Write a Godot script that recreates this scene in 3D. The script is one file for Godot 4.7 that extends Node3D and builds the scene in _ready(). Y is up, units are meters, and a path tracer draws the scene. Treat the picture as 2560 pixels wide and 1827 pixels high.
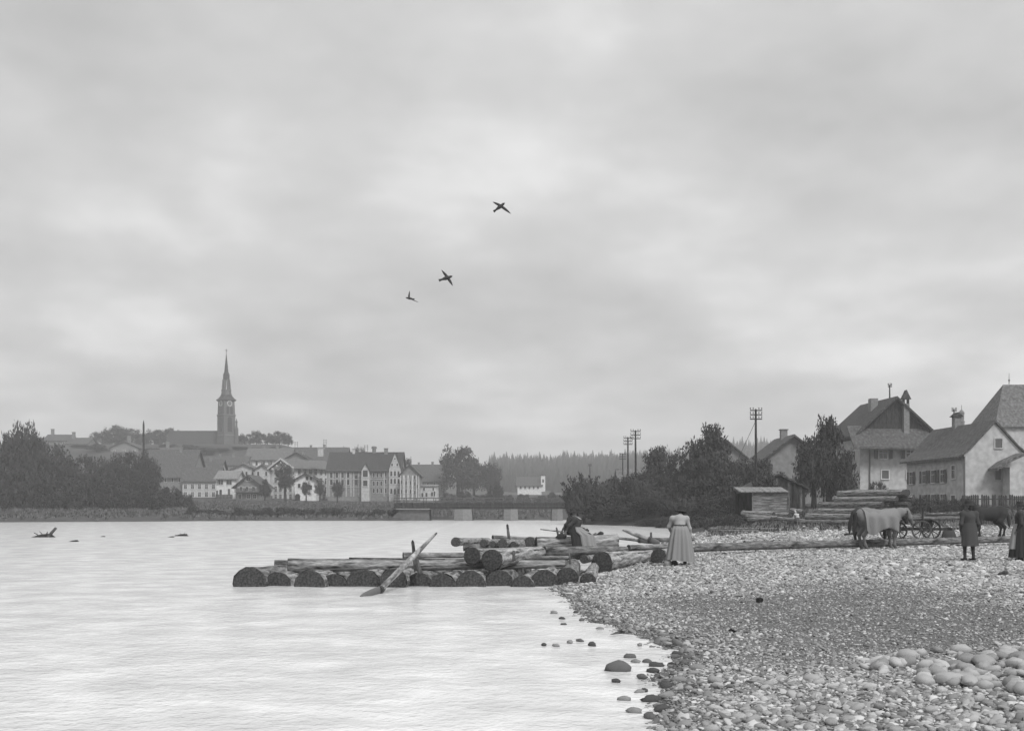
extends Node3D
# A river raft landing on an overcast day: black and white photograph, so every colour is a grey.

const F := 2800.0      # focal length of the photograph in its own pixels
const CXP := 1280.0    # column straight ahead
const HYP := 1268.0    # row of the horizon
const EYE := 2.0       # height of the lens above the river
var M := {}
var used := {}
var rng := RandomNumberGenerator.new()
var fnl := FastNoiseLite.new()
var T := {}


class Shape:
	var v := PackedVector3Array()
	var n := PackedVector3Array()
	var uv := PackedVector2Array()
	var c := PackedColorArray()
	var tint := Color(1, 1, 1)
	var colored := false

	func put(p: Vector3, q: Vector3, t := Vector2.ZERO) -> void:
		v.append(p)
		n.append(q)
		uv.append(t)
		if colored:
			c.append(tint)

	func tri(a: Vector3, b: Vector3, d: Vector3, out: Vector3) -> void:
		var m := (b - a).cross(d - a).normalized()
		if m.dot(out) >= 0.0:
			put(a, m); put(d, m); put(b, m)
		else:
			put(a, -m); put(b, -m); put(d, -m)

	func quad(a: Vector3, b: Vector3, d: Vector3, e: Vector3, out: Vector3) -> void:
		tri(a, b, d, out)
		tri(a, d, e, out)

	# corner with its own normal
	func stri(a: Vector3, b: Vector3, d: Vector3, na: Vector3, nb: Vector3, nd: Vector3, ta := Vector2.ZERO, tb := Vector2.ZERO, td := Vector2.ZERO) -> void:
		if (b - a).cross(d - a).dot(na + nb + nd) >= 0.0:
			put(a, na, ta); put(d, nd, td); put(b, nb, tb)
		else:
			put(a, na, ta); put(b, nb, tb); put(d, nd, td)

	func box(at: Vector3, s: Vector3, b := Basis()) -> void:
		var x := b.x * s.x * 0.5
		var y := b.y * s.y * 0.5
		var z := b.z * s.z * 0.5
		quad(at + x - y - z, at + x + y - z, at + x + y + z, at + x - y + z, x)
		quad(at - x - y - z, at - x + y - z, at - x + y + z, at - x - y + z, -x)
		quad(at + y - x - z, at + y + x - z, at + y + x + z, at + y - x + z, y)
		quad(at - y - x - z, at - y + x - z, at - y + x + z, at - y - x + z, -y)
		quad(at + z - x - y, at + z + x - y, at + z + x + y, at + z - x + y, z)
		quad(at - z - x - y, at - z + x - y, at - z + x + y, at - z - x + y, -z)

	# a beam between two points
	func bar(a: Vector3, b: Vector3, w: float, h: float, up := Vector3.UP) -> void:
		var z := (b - a).normalized()
		var x := up.cross(z)
		if x.length() < 0.01:
			x = Vector3.RIGHT.cross(z)
		x = x.normalized()
		box((a + b) * 0.5, Vector3(w, h, a.distance_to(b)), Basis(x, z.cross(x).normalized(), z))

	# tube through points, radii per point; uv.x runs round in metres, uv.y along
	func tube(path: PackedVector3Array, radii: PackedFloat32Array, sides := 8, capped := true, wob := 0.0, ph := 0.0) -> void:
		var rings := []
		var norms := []
		var along := 0.0
		var lens := PackedFloat32Array()
		for i in path.size():
			var dir := (path[mini(i + 1, path.size() - 1)] - path[maxi(i - 1, 0)]).normalized()
			var x := Vector3.UP.cross(dir)
			if x.length() < 0.05:
				x = Vector3.RIGHT.cross(dir)
			x = x.normalized()
			var y := dir.cross(x).normalized()
			var ring := PackedVector3Array()
			var nn := PackedVector3Array()
			for k in sides + 1:
				var a := TAU * k / sides
				var o := x * cos(a) + y * sin(a)
				var r := radii[i] * (1.0 + wob * (sin(a * 2.0 + ph) * 0.6 + sin(a * 3.0 + ph * 2.3 + i * 0.35) * 0.5 + sin(a * 5.0 + i * 0.8 + ph) * 0.3))
				ring.append(path[i] + o * r)
				nn.append(o)
			rings.append(ring)
			norms.append(nn)
			if i > 0:
				along += path[i].distance_to(path[i - 1])
			lens.append(along)
		for i in path.size() - 1:
			for k in sides:
				var u0 := TAU * radii[0] * k / sides
				var u1 := TAU * radii[0] * (k + 1) / sides
				stri(rings[i][k], rings[i][k + 1], rings[i + 1][k + 1], norms[i][k], norms[i][k + 1], norms[i + 1][k + 1], Vector2(u0, lens[i]), Vector2(u1, lens[i]), Vector2(u1, lens[i + 1]))
				stri(rings[i][k], rings[i + 1][k + 1], rings[i + 1][k], norms[i][k], norms[i + 1][k + 1], norms[i + 1][k], Vector2(u0, lens[i]), Vector2(u1, lens[i + 1]), Vector2(u0, lens[i + 1]))
		if capped:
			for e in 2:
				var i: int = 0 if e == 0 else path.size() - 1
				var out: Vector3 = (path[0] - path[1]) if e == 0 else (path[i] - path[i - 1])
				for k in sides:
					tri(path[i], rings[i][k], rings[i][k + 1], out)

	# ring stack: each ring is a PackedVector3Array of the same size, closed round; smooth
	func loft(rings: Array, close := true, cap0 := false, cap1 := false) -> void:
		var m: int = rings[0].size()
		var mids := []
		for r in rings:
			var s := Vector3.ZERO
			for p in r:
				s += p
			mids.append(s / m)
		var nr := rings.size()
		var nm := []
		for i in nr:
			var row := PackedVector3Array()
			for k in m:
				var kn := (k + 1) % m if close else mini(k + 1, m - 1)
				var kp := (k + m - 1) % m if close else maxi(k - 1, 0)
				var du: Vector3 = rings[i][kn] - rings[i][kp]
				var dv: Vector3 = rings[mini(i + 1, nr - 1)][k] - rings[maxi(i - 1, 0)][k]
				var q := du.cross(dv).normalized()
				if close and q.dot(rings[i][k] - mids[i]) < 0.0:
					q = -q
				row.append(q)
			nm.append(row)
		var last := m if close else m - 1
		for i in nr - 1:
			for k in last:
				var k1 := (k + 1) % m
				stri(rings[i][k], rings[i][k1], rings[i + 1][k1], nm[i][k], nm[i][k1], nm[i + 1][k1])
				stri(rings[i][k], rings[i + 1][k1], rings[i + 1][k], nm[i][k], nm[i + 1][k1], nm[i + 1][k])
		if cap0:
			for k in m:
				tri(mids[0], rings[0][k], rings[0][(k + 1) % m], mids[0] - mids[1])
		if cap1:
			for k in m:
				tri(mids[nr - 1], rings[nr - 1][k], rings[nr - 1][(k + 1) % m], mids[nr - 1] - mids[nr - 2])

	# profile of (radius, height) turned about the y axis at o
	func lathe(o: Vector3, prof: Array, sides := 12, sx := 1.0, sz := 1.0) -> void:
		var rings := []
		for p in prof:
			var r := PackedVector3Array()
			for k in sides:
				var a := TAU * k / sides
				r.append(o + Vector3(cos(a) * p[0] * sx, p[1], sin(a) * p[0] * sz))
			rings.append(r)
		loft(rings, true, true, true)

	# outline in the x-y plane of basis b, thickness t along b.z, centred
	func slab(o: Vector3, pts: Array, t: float, b := Basis()) -> void:
		var poly := PackedVector2Array()
		for p in pts:
			poly.append(Vector2(p[0], p[1]))
		var idx := Geometry2D.triangulate_polygon(poly)
		var h := b.z * t * 0.5
		var w := PackedVector3Array()
		var mid := Vector2.ZERO
		for p in poly:
			w.append(o + b.x * p.x + b.y * p.y)
			mid += p / poly.size()
		for i in range(0, idx.size(), 3):
			tri(w[idx[i]] + h, w[idx[i + 1]] + h, w[idx[i + 2]] + h, h)
			tri(w[idx[i]] - h, w[idx[i + 1]] - h, w[idx[i + 2]] - h, -h)
		var area := 0.0
		for i in poly.size():
			area += poly[i].cross(poly[(i + 1) % poly.size()])
		for i in poly.size():
			var j := (i + 1) % poly.size()
			var e := poly[j] - poly[i]
			var o2 := Vector2(e.y, -e.x) * signf(area)
			quad(w[i] + h, w[j] + h, w[j] - h, w[i] - h, b.x * o2.x + b.y * o2.y)

	func mesh() -> ArrayMesh:
		var a := []
		a.resize(Mesh.ARRAY_MAX)
		a[Mesh.ARRAY_VERTEX] = v
		a[Mesh.ARRAY_NORMAL] = n
		a[Mesh.ARRAY_TEX_UV] = uv
		if colored:
			a[Mesh.ARRAY_COLOR] = c
		var m := ArrayMesh.new()
		m.add_surface_from_arrays(Mesh.PRIMITIVE_TRIANGLES, a)
		return m


func numbered(called: String) -> String:
	var k: int = used.get(called, 0)
	used[called] = k + 1
	return called if k == 0 else "%s_%03d" % [called, k]


func thing(called: String, label: String, category: String, where := Vector3.ZERO, turn := 0.0, group := "") -> Node3D:
	var o := Node3D.new()
	o.name = numbered(called)
	add_child(o)
	o.position = where
	o.rotation.y = turn
	tag(o, label, category, group)
	return o


func tag(o: Node, label: String, category := "", group := "", kind := "") -> void:
	if label: o.set_meta("label", label)
	if category: o.set_meta("category", category)
	if group: o.set_meta("group", group)
	if kind: o.set_meta("kind", kind)


func part(called: String, what, material: Material, parent: Node = self) -> MeshInstance3D:
	var o := MeshInstance3D.new()
	o.mesh = what.mesh() if what is Shape else what
	o.material_override = material
	o.name = numbered(called) if parent == self else called
	parent.add_child(o, true)
	return o


func single(called: String, what, material: Material, label: String, category: String, where := Vector3.ZERO, turn := 0.0, group := "") -> MeshInstance3D:
	var o := part(called, what, material)
	o.position = where
	o.rotation.y = turn
	tag(o, label, category, group)
	return o


# the point seen at a pixel of the photograph, d metres ahead of the lens
func at(px: float, py: float, d: float) -> Vector3:
	return Vector3((px - CXP) / F * d, EYE + (HYP - py) / F * d, -d)


func wide(px: float, d: float) -> float:
	return px / F * d


func grey(l: float) -> Color:
	return Color(l, l, l).linear_to_srgb()


# ---------------------------------------------------------------- textures
func noise_bytes(seed_: int, freq: float, oct: int, size: int, kind := FastNoiseLite.TYPE_SIMPLEX_SMOOTH, fractal := FastNoiseLite.FRACTAL_FBM) -> PackedByteArray:
	var q := FastNoiseLite.new()
	q.seed = seed_
	q.noise_type = kind
	q.frequency = freq
	q.fractal_type = fractal
	q.fractal_octaves = oct
	var im := q.get_seamless_image(size, size)
	im.convert(Image.FORMAT_L8)
	return im.get_data()


func tex_of(b: PackedByteArray, size: int) -> ImageTexture:
	return ImageTexture.create_from_image(Image.create_from_data(size, size, false, Image.FORMAT_L8, b))


func tex(called: String, seed_: int, freq: float, oct: int, lo: int, hi: int, size := 512, power := 1.0) -> ImageTexture:
	if not T.has(called):
		var b := noise_bytes(seed_, freq, oct, size)
		var lut := PackedByteArray()
		for i in 256:
			lut.append(clampi(int(lo + (hi - lo) * pow(i / 255.0, power)), 0, 255))
		for i in b.size():
			b[i] = lut[b[i]]
		T[called] = tex_of(b, size)
	return T[called]


# matte grey: l is the linear base colour; tx a texture that multiplies it, ts its repeats per metre; bump in centimetres
func mat(called: String, l: float, rough := 0.9, tx: Texture2D = null, ts := Vector3.ONE, bump: Texture2D = null, bs := 1.0, triplanar := true, spec := 0.35) -> StandardMaterial3D:
	var m := StandardMaterial3D.new()
	m.resource_name = called
	m.albedo_color = grey(l)
	m.roughness = rough
	m.metallic_specular = spec
	if tx:
		m.albedo_texture = tx
	if bump:
		m.heightmap_enabled = true
		m.heightmap_texture = bump
		m.heightmap_scale = bs
	m.uv1_triplanar = triplanar and (tx != null or bump != null)
	m.uv1_scale = ts
	M[called] = m
	return m


func table(t: Array, x: float) -> float:
	if x <= t[0][0]:
		return t[0][1]
	for i in t.size() - 1:
		if x <= t[i + 1][0]:
			return lerpf(t[i][1], t[i + 1][1], (x - t[i][0]) / (t[i + 1][0] - t[i][0]))
	return t[t.size() - 1][1]


const SHORE := [[-60.0, -4.0], [0.0, -2.5], [6.0, -0.4], [8.0, 0.8], [10.7, 1.45], [13.3, 1.75], [15.5, 2.35], [16.8, 2.2], [18.0, 1.75], [19.5, 1.45], [21.5, 1.25], [24.0, 1.2], [27.7, 0.95], [30.0, 1.2], [33.0, 1.8], [36.0, 2.5], [42.0, 4.0], [50.0, 5.6], [61.0, 8.3], [75.0, 11.3], [98.0, 15.2], [110.0, 15.5], [122.0, 12.0], [128.0, 8.3], [170.0, 8.3], [230.0, 12.0]]
const BASE := [[0.0, 0.42], [50.0, 0.46], [70.0, 0.85], [100.0, 1.5], [125.0, 2.3], [200.0, 3.4], [400.0, 6.0]]
const FAR_SHORE := [[-500.0, 148.0], [-75.0, 148.0], [-55.0, 156.0], [-42.0, 166.0], [-17.0, 166.5], [-15.5, 177.0], [60.0, 178.0]]
const FAR_RISE := [[-60.0, -0.9], [0.0, 0.0], [1.5, 0.45], [35.0, 1.6], [125.0, 3.7], [170.0, 5.5], [260.0, 7.0], [1400.0, 12.0]]


func ground_height(x: float, d: float) -> float:
	var s := x - table(SHORE, d)
	var slope := 0.14 if d < 90.0 else lerpf(0.14, 0.4, clampf((d - 90.0) / 30.0, 0.0, 1.0))
	var hr := -0.9
	if s < 0.0:
		hr = maxf(s * slope, -0.9)
	else:
		var b := table(BASE, d)
		hr = b * (1.0 - exp(-s * slope / b))
	var hf := table(FAR_RISE, d - table(FAR_SHORE, x))
	if d > 300.0:
		hf += 19.0 * smoothstep(330.0, 430.0, d) * smoothstep(-50.0, -90.0, x)
		hf += smoothstep(480.0, 900.0, d) * smoothstep(-130.0, -20.0, x) * (20.0 + 16.0 * smoothstep(-50.0, 300.0, x)) * (1.0 + 0.35 * fnl.get_noise_2d(x * 0.25, d * 0.25))
	var h := maxf(hr, hf)
	if h > 0.0 and d < 90.0:
		var w := clampf(h * 5.0, 0.0, 1.0)
		h += w * (0.035 * fnl.get_noise_2d(x * 14.0, d * 14.0) + 0.05 * fnl.get_noise_2d(x * 4.0 + 90.0, d * 4.0))
	return h


func on(x: float, d: float, lift := 0.0) -> Vector3:
	return Vector3(x, ground_height(x, d) + lift, -d)


# the ground point seen at a pixel of the photograph: the ray is followed until it meets the ground
func foot(px: float, py: float) -> Vector3:
	var lo := 5.0
	var hi := 5.0
	while hi < 900.0:
		var p := at(px, py, hi)
		if p.y <= ground_height(p.x, hi):
			break
		lo = hi
		hi *= 1.04
	for i in 14:
		var mid := (lo + hi) * 0.5
		var p := at(px, py, mid)
		if p.y <= ground_height(p.x, mid):
			hi = mid
		else:
			lo = mid
	return on((px - CXP) / F * hi, hi)


func grid_mesh(xs: PackedFloat32Array, ds: PackedFloat32Array, height: Callable, color = null) -> ArrayMesh:
	var w := xs.size()
	var v := PackedVector3Array()
	var c := PackedColorArray()
	for j in ds.size():
		for i in w:
			var p := Vector3(xs[i], height.call(xs[i], ds[j]), -ds[j])
			v.append(p)
			if color != null:
				c.append(color.call(p.x, ds[j], p.y))
	var n := PackedVector3Array()
	n.resize(v.size())
	for j in ds.size():
		for i in w:
			var dx := v[j * w + mini(i + 1, w - 1)] - v[j * w + maxi(i - 1, 0)]
			var dz := v[mini(j + 1, ds.size() - 1) * w + i] - v[maxi(j - 1, 0) * w + i]
			n[j * w + i] = dx.cross(dz).normalized()
	var idx := PackedInt32Array()
	for j in ds.size() - 1:
		for i in w - 1:
			var a := j * w + i
			idx.append_array([a, a + w, a + 1, a + 1, a + w, a + w + 1])
	var arr := []
	arr.resize(Mesh.ARRAY_MAX)
	arr[Mesh.ARRAY_VERTEX] = v
	arr[Mesh.ARRAY_NORMAL] = n
	arr[Mesh.ARRAY_INDEX] = idx
	if color != null:
		arr[Mesh.ARRAY_COLOR] = c
	var m := ArrayMesh.new()
	m.add_surface_from_arrays(Mesh.PRIMITIVE_TRIANGLES, arr)
	return m


# gravel is pale, damp fine gravel darker, turf and earth dark: colours of the matter lying there
func damp(x: float, d: float) -> float:
	var e := Vector2((x - 5.6) / 3.6, (d - 18.5) / 6.0).length()
	e += 0.55 * fnl.get_noise_2d(x * 9.0, d * 9.0) + 0.25 * fnl.get_noise_2d(x * 30.0, d * 30.0)
	return 1.0 - smoothstep(0.45, 1.35, e)


func ground_color(x: float, d: float, h: float) -> Color:
	var l := 0.3
	if h < 0.03:
		l = 0.16
	if d < 110.0 and x > -60.0:
		l = lerpf(l, 0.22, damp(x, d))
		var turf := smoothstep(62.0, 78.0, d + 10.0 * fnl.get_noise_2d(x * 3.0, d * 3.0))
		l = lerpf(l, 0.09, turf)
	elif d >= 110.0:
		l = 0.1 + 0.05 * fnl.get_noise_2d(x * 1.5, d * 1.5) + 0.06 * fnl.get_noise_2d(x * 12.0, d * 6.0)
		if h < 1.2 and d < 190.0 and x < 8.0:
			l += 0.02
	return Color(l, l, l)


func build_sky() -> void:
	var w := 2048
	var h := 1024
	var im := Image.create(w, h, false, Image.FORMAT_RGBF)
	var a := FastNoiseLite.new()
	a.seed = 11
	a.frequency = 1.15
	a.fractal_octaves = 6
	a.fractal_gain = 0.58
	var b := FastNoiseLite.new()
	b.seed = 34
	b.frequency = 0.22
	b.fractal_octaves = 3
	var thin := Vector3(-0.72, 0.6, -0.35).normalized()     # where the cloud is thinner
	var sun := Vector3(0.34, 0.72, 0.6).normalized()
	for j in h:
		var el := (0.5 - (j + 0.5) / h) * PI
		for i in w:
			if el < -0.03:
				im.set_pixel(i, j, Color(0.45, 0.45, 0.45))
				continue
			var az := ((i + 0.5) / w - 0.5) * TAU
			var dir := Vector3(sin(az) * cos(el), sin(el), -cos(az) * cos(el))
			var up := maxf(dir.y, 0.0) + 0.17
			var p := Vector3(dir.x / up * 0.9 + 3.0, 1.5 * sqrt(up), dir.z / up * 0.9)
			var n1 := a.get_noise_3dv(p + Vector3(0, b.get_noise_3dv(p) * 1.2, 0))
			var n2 := b.get_noise_3dv(p * 1.3 + Vector3(7, 3, 1))
			var glow := pow(maxf(0.0, dir.dot(thin)) * 0.5 + 0.5, 2.0) 
			var l := 0.38 + 0.36 * glow
			var cl := n1 * 0.85 + n2 * 0.45
			l *= 0.83 * (1.0 + 0.42 * cl + 0.3 * maxf(0.0, cl - 0.12))
			im.set_pixel(i, j, Color(l, l, l))
	var sky := Sky.new()
	var sm := PanoramaSkyMaterial.new()
	sm.panorama = ImageTexture.create_from_image(im)
	sky.sky_material = sm
	var e := Environment.new()
	e.background_mode = Environment.BG_SKY
	e.sky = sky
	e.tonemap_mode = Environment.TONE_MAPPER_LINEAR
	e.tonemap_exposure = EXPOSURE
	e.fog_enabled = true
	e.fog_density = 0.0008
	e.fog_light_color = Color(0.96, 0.96, 0.96)
	e.sdfgi_enabled = true
	e.ssao_enabled = true
	e.ssil_enabled = true
	var we := WorldEnvironment.new()
	we.name = "environment"
	we.environment = e
	add_child(we)
	var l := DirectionalLight3D.new()
	l.name = "sun"
	l.light_energy = 0.5
	l.light_angular_distance = 18.0
	l.shadow_enabled = true
	add_child(l)
	l.look_at_from_position(sun * 50.0, Vector3.ZERO)


const EXPOSURE := 1.68


func build_camera() -> void:
	var cam := Camera3D.new()
	cam.name = "camera"
	cam.projection = Camera3D.PROJECTION_FRUSTUM
	cam.near = 0.5
	cam.far = 4000.0
	cam.size = 2.0 * 0.5 * (1827.0 / 2.0 / F)
	cam.frustum_offset = Vector2(0.0, (HYP - 1827.0 / 2.0) / F * 0.5)
	cam.position = Vector3(0, EYE, 0)
	cam.current = true
	add_child(cam)


func build_ground() -> void:
	var xs := PackedFloat32Array()
	for i in 221:
		var u := (i - 110) / 110.0
		xs.append(4.0 + sinh(u * 6.2) / sinh(6.2) * 1100.0)
	var ds := PackedFloat32Array()
	for i in 24:
		ds.append(-120.0 + i * 5.0)
	var d := 0.0
	while d < 1500.0:
		ds.append(d)
		d += maxf(0.22, d * 0.014)
	var gm := mat("ground", 1.0, 0.95, tex("grit", 5, 0.05, 5, 150, 255, 512), Vector3.ONE * 0.9, tex("grit_bump", 6, 0.06, 4, 0, 255, 512), 2.0)
	gm.vertex_color_use_as_albedo = true
	gm.uv1_world_triplanar = true
	var g := part("ground", grid_mesh(xs, ds, ground_height, ground_color), gm)
	tag(g, "", "", "", "structure")
	M.ground_node = g


func wave(x: float, d: float) -> float:
	var f := clampf(1.3 - d / 140.0, 0.25, 1.0)
	return f * (0.022 * fnl.get_noise_2d(x * 16.0, d * 34.0) + 0.014 * fnl.get_noise_2d(x * 45.0 + 300.0, d * 80.0) + 0.012 * fnl.get_noise_2d(x * 4.0, d * 9.0))


func build_river() -> void:
	var xs := PackedFloat32Array()
	for i in 241:
		var u := (i - 150) / 150.0
		xs.append(sinh(u * 5.0) / sinh(5.0) * 420.0)
	var ds := PackedFloat32Array()
	for i in 12:
		ds.append(-115.0 + i * 10.0)
	var d := 3.0
	while d < 215.0:
		ds.append(d)
		d += maxf(0.12, d * 0.0085)
	var wb := noise_bytes(21, 0.02, 4, 1024)
	var w2 := noise_bytes(22, 0.07, 2, 1024)
	for i in wb.size():
		wb[i] = clampi(int(wb[i] * 0.75 + w2[i] * 0.25), 0, 255)
	var m := mat("river", 0.82, 0.17, tex("silt", 23, 0.006, 3, 215, 255, 512), Vector3(0.09, 0.09, 0.2), null, 1.0, true, 0.42)
	m.heightmap_enabled = true
	m.heightmap_texture = tex_of(wb, 1024)
	m.heightmap_scale = 1.8
	m.uv1_world_triplanar = true
	m.uv1_scale = Vector3(0.17, 0.17, 0.19)
	var r := part("river", grid_mesh(xs, ds, wave), m)
	tag(r, "", "", "", "structure")


func stone_mesh(k: int) -> ArrayMesh:
	# an octahedron split twice, pushed about by noise: a river-worn stone
	var vs := [Vector3.UP, Vector3.DOWN, Vector3.LEFT, Vector3.RIGHT, Vector3.FORWARD, Vector3.BACK]
	var tris := []
	for y in [0, 1]:
		for t in [[2, 4], [4, 3], [3, 5], [5, 2]]:
			tris.append([vs[y], vs[t[0]], vs[t[1]]])
	for pass_ in 2:
		var more := []
		for t in tris:
			var ab: Vector3 = (t[0] + t[1]).normalized()
			var bc: Vector3 = (t[1] + t[2]).normalized()
			var ca: Vector3 = (t[2] + t[0]).normalized()
			more.append_array([[t[0], ab, ca], [ab, t[1], bc], [ca, bc, t[2]], [ab, bc, ca]])
		tris = more
	var s := Shape.new()
	var push := func(p: Vector3) -> Vector3:
		var q := p * (1.0 + 0.42 * fnl.get_noise_3dv(p * 70.0 + Vector3(k * 37.0, 5, 0)))
		return q * Vector3(1.0, 0.62 + 0.06 * (k % 3), 0.78 + 0.07 * (k % 2))
	for t in tris:
		var p := [push.call(t[0]), push.call(t[1]), push.call(t[2])]
		var nn := []
		for q in p:
			nn.append((q * Vector3(1, 1.9, 1.4)).normalized())
		s.stri(p[0], p[1], p[2], nn[0], nn[1], nn[2])
	return s.mesh()


func build_stones() -> void:
	var sm := mat("stone", 1.0, 0.8, tex("stone_grain", 31, 0.03, 5, 188, 255, 256), Vector3.ONE * 3.0)
	sm.vertex_color_use_as_albedo = true
	var meshes := []
	for k in 8:
		meshes.append(stone_mesh(k))
	M.stone_meshes = meshes
	rng.seed = 77
	# fine and middling pebbles: past counting
	var lots := [[], [], [], []]
	var cols := [[], [], [], []]
	var bands := [[6.5, 14.0, 560.0, 0.018], [14.0, 25.0, 380.0, 0.021], [25.0, 45.0, 190.0, 0.027], [45.0, 84.0, 60.0, 0.038]]
	for b in bands:
		var area_w: float = b[1] * 0.46 + 3.0
		var count := int((b[1] - b[0]) * (area_w + 4.0) * b[2])
		for i in count:
			var d := rng.randf_range(b[0], b[1])
			var x := rng.randf_range(-4.0, area_w)
			if x > d * 0.46 + 1.6:
				continue
			var h := ground_height(x, d)
			if h < -0.05 or (h < 0.0 and rng.randf() < 0.7):
				continue
			if d > 60.0 and rng.randf() < (d - 60.0) / 24.0:
				continue
			var fine := damp(x, d)
			var ridge := smoothstep(0.15, 0.55, fnl.get_noise_2d(x * 7.0 + 50.0, d * 7.0)) * (1.0 - fine)
			var near := smoothstep(11.5, 8.5, d) 
			var s: float = b[3] * exp(rng.randfn(0.0, 0.42)) * (1.0 - 0.4 * fine + 0.5 * ridge + 0.3 * near)
			var flat := rng.randf_range(0.42, 0.85)
			var bs := Basis.from_euler(Vector3(rng.randfn(0, 0.35), rng.randf() * TAU, rng.randfn(0, 0.35))) * Basis.from_scale(Vector3(s * rng.randf_range(0.85, 1.5), s * flat, s))
			var k := rng.randi() % 4
			var l := 0.43 * exp(rng.randfn(0.0, 0.42)) * (1.0 - 0.25 * fine)
			if h < 0.06 * rng.randf_range(0.4, 1.2):
				l *= 0.6    # wet
			l = clampf(l, 0.06, 0.75)
			lots[k].append(Transform3D(bs, Vector3(x, h + s * flat * 0.22, -d)))
			cols[k].append(Color(l, l, l))
	for k in 4:
		var mm := MultiMesh.new()
		mm.transform_format = MultiMesh.TRANSFORM_3D
		mm.use_colors = true
		mm.mesh = meshes[k]
		mm.instance_count = lots[k].size()
		for i in lots[k].size():
			mm.set_instance_transform(i, lots[k][i])
			mm.set_instance_color(i, cols[k][i])
		var o := MultiMeshInstance3D.new()
		o.multimesh = mm
		o.material_override = sm
		o.name = "pebbles"
		M.ground_node.add_child(o, true)
		o.set_meta("kind", "stuff")
	# stones one can pick out, each a mesh of its own under the ground
	var tones := []
	for l in [0.16, 0.34, 0.45, 0.54, 0.64, 0.1]:
		tones.append(mat("stone_%d" % int(l * 100), l, 0.75, T.stone_grain, Vector3.ONE * 4.0, T.stone_grain, 1.2))
	var put := func(x: float, d: float, s: float, tone: int, sink: float) -> void:
		var o := part("stone", meshes[rng.randi() % 8], tones[tone], M.ground_node)
		o.transform = Transform3D(Basis.from_euler(Vector3(rng.randfn(0, 0.2), rng.randf() * TAU, rng.randfn(0, 0.2))) * Basis.from_scale(Vector3(s * rng.randf_range(0.95, 1.35), s * rng.randf_range(0.75, 1.05), s)), on(x, d, s * sink))
	# the heap of big pale cobbles
	var n := 0
	while n < 120:
		var px := rng.randf_range(2190.0, 2600.0)
		var py := rng.randf_range(1628.0, 1735.0)
		var lim := 1640.0 - (px - 2200.0) * 0.06
		if py < lim or py > 1700.0 + (px - 2200.0) * 0.1 or (px < 2290.0 and py > 1680.0) or (px > 2290.0 and px < 2300.0):
			continue
		var p := foot(px, py)
		put.call(p.x, -p.z, rng.randf_range(0.055, 0.115), [1, 2, 2, 3, 3, 4][rng.randi() % 6], 0.35)
		n += 1
	# the near band of pale cobbles along the lower edge and those that stand in the shallows
	n = 0
	while n < 130:
		var px := rng.randf_range(1640.0, 2600.0)
		var py := rng.randf_range(1660.0, 1850.0)
		if py < 1700.0 + (px - 1640.0) * 0.05 - (1.0 - (px - 1640.0) / 960.0) * 30.0:
			continue
		var p := foot(px, py)
		if ground_height(p.x, -p.z) < 0.02:
			continue
		put.call(p.x, -p.z, rng.randf_range(0.03, 0.068), [1, 2, 2, 3, 3, 4][rng.randi() % 6], 0.3)
		n += 1
	for q in [[1590, 1652, .05], [1618, 1652, .05], [1640, 1662, .07], [1632, 1675, .06], [1660, 1690, .06], [1600, 1728, .05], [1630, 1747, .075], [1665, 1715, .09], [1668, 1740, .08], [1655, 1770, .07], [1612, 1725, .05], [1700, 1705, .07], [1720, 1725, .06], [1690, 1640, .06], [1480, 1610, .06], [1425, 1604, .05], [1385, 1530, .06], [1405, 1545, .05], [1450, 1600, .05], [1515, 1552, .07], [1508, 1540, .07], [1390, 1612, .04], [1360, 1610, .045], [1500, 1570, .05], [1660, 1600, .07], [1692, 1632, .05], [1710, 1660, .06], [1745, 1680, .08], [1600, 1610, .04], [1560, 1660, .04], [1530, 1500, .05], [1470, 1515, .06], [1440, 1530, .05], [1495, 1525, .07], [1455, 1548, .05], [1410, 1560, .04], [1575, 1640, .06], [1605, 1690, .05], [1540, 1700, .04], [1585, 1775, .06], [1625, 1790, .07], [1560, 1745, .05]]:
		var p := at(q[0], q[1], F * (EYE - 0.02) / (q[1] - HYP))
		var o := part("stone", meshes[rng.randi() % 8], tones[[0, 5, 1][rng.randi() % 3]], M.ground_node)
		o.transform = Transform3D(Basis(Vector3.UP, rng.randf() * TAU) * Basis.from_scale(Vector3(q[2] * 1.4, q[2], q[2])), Vector3(p.x, maxf(0.012, ground_height(p.x, -p.z) + 0.01), p.z))


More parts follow.
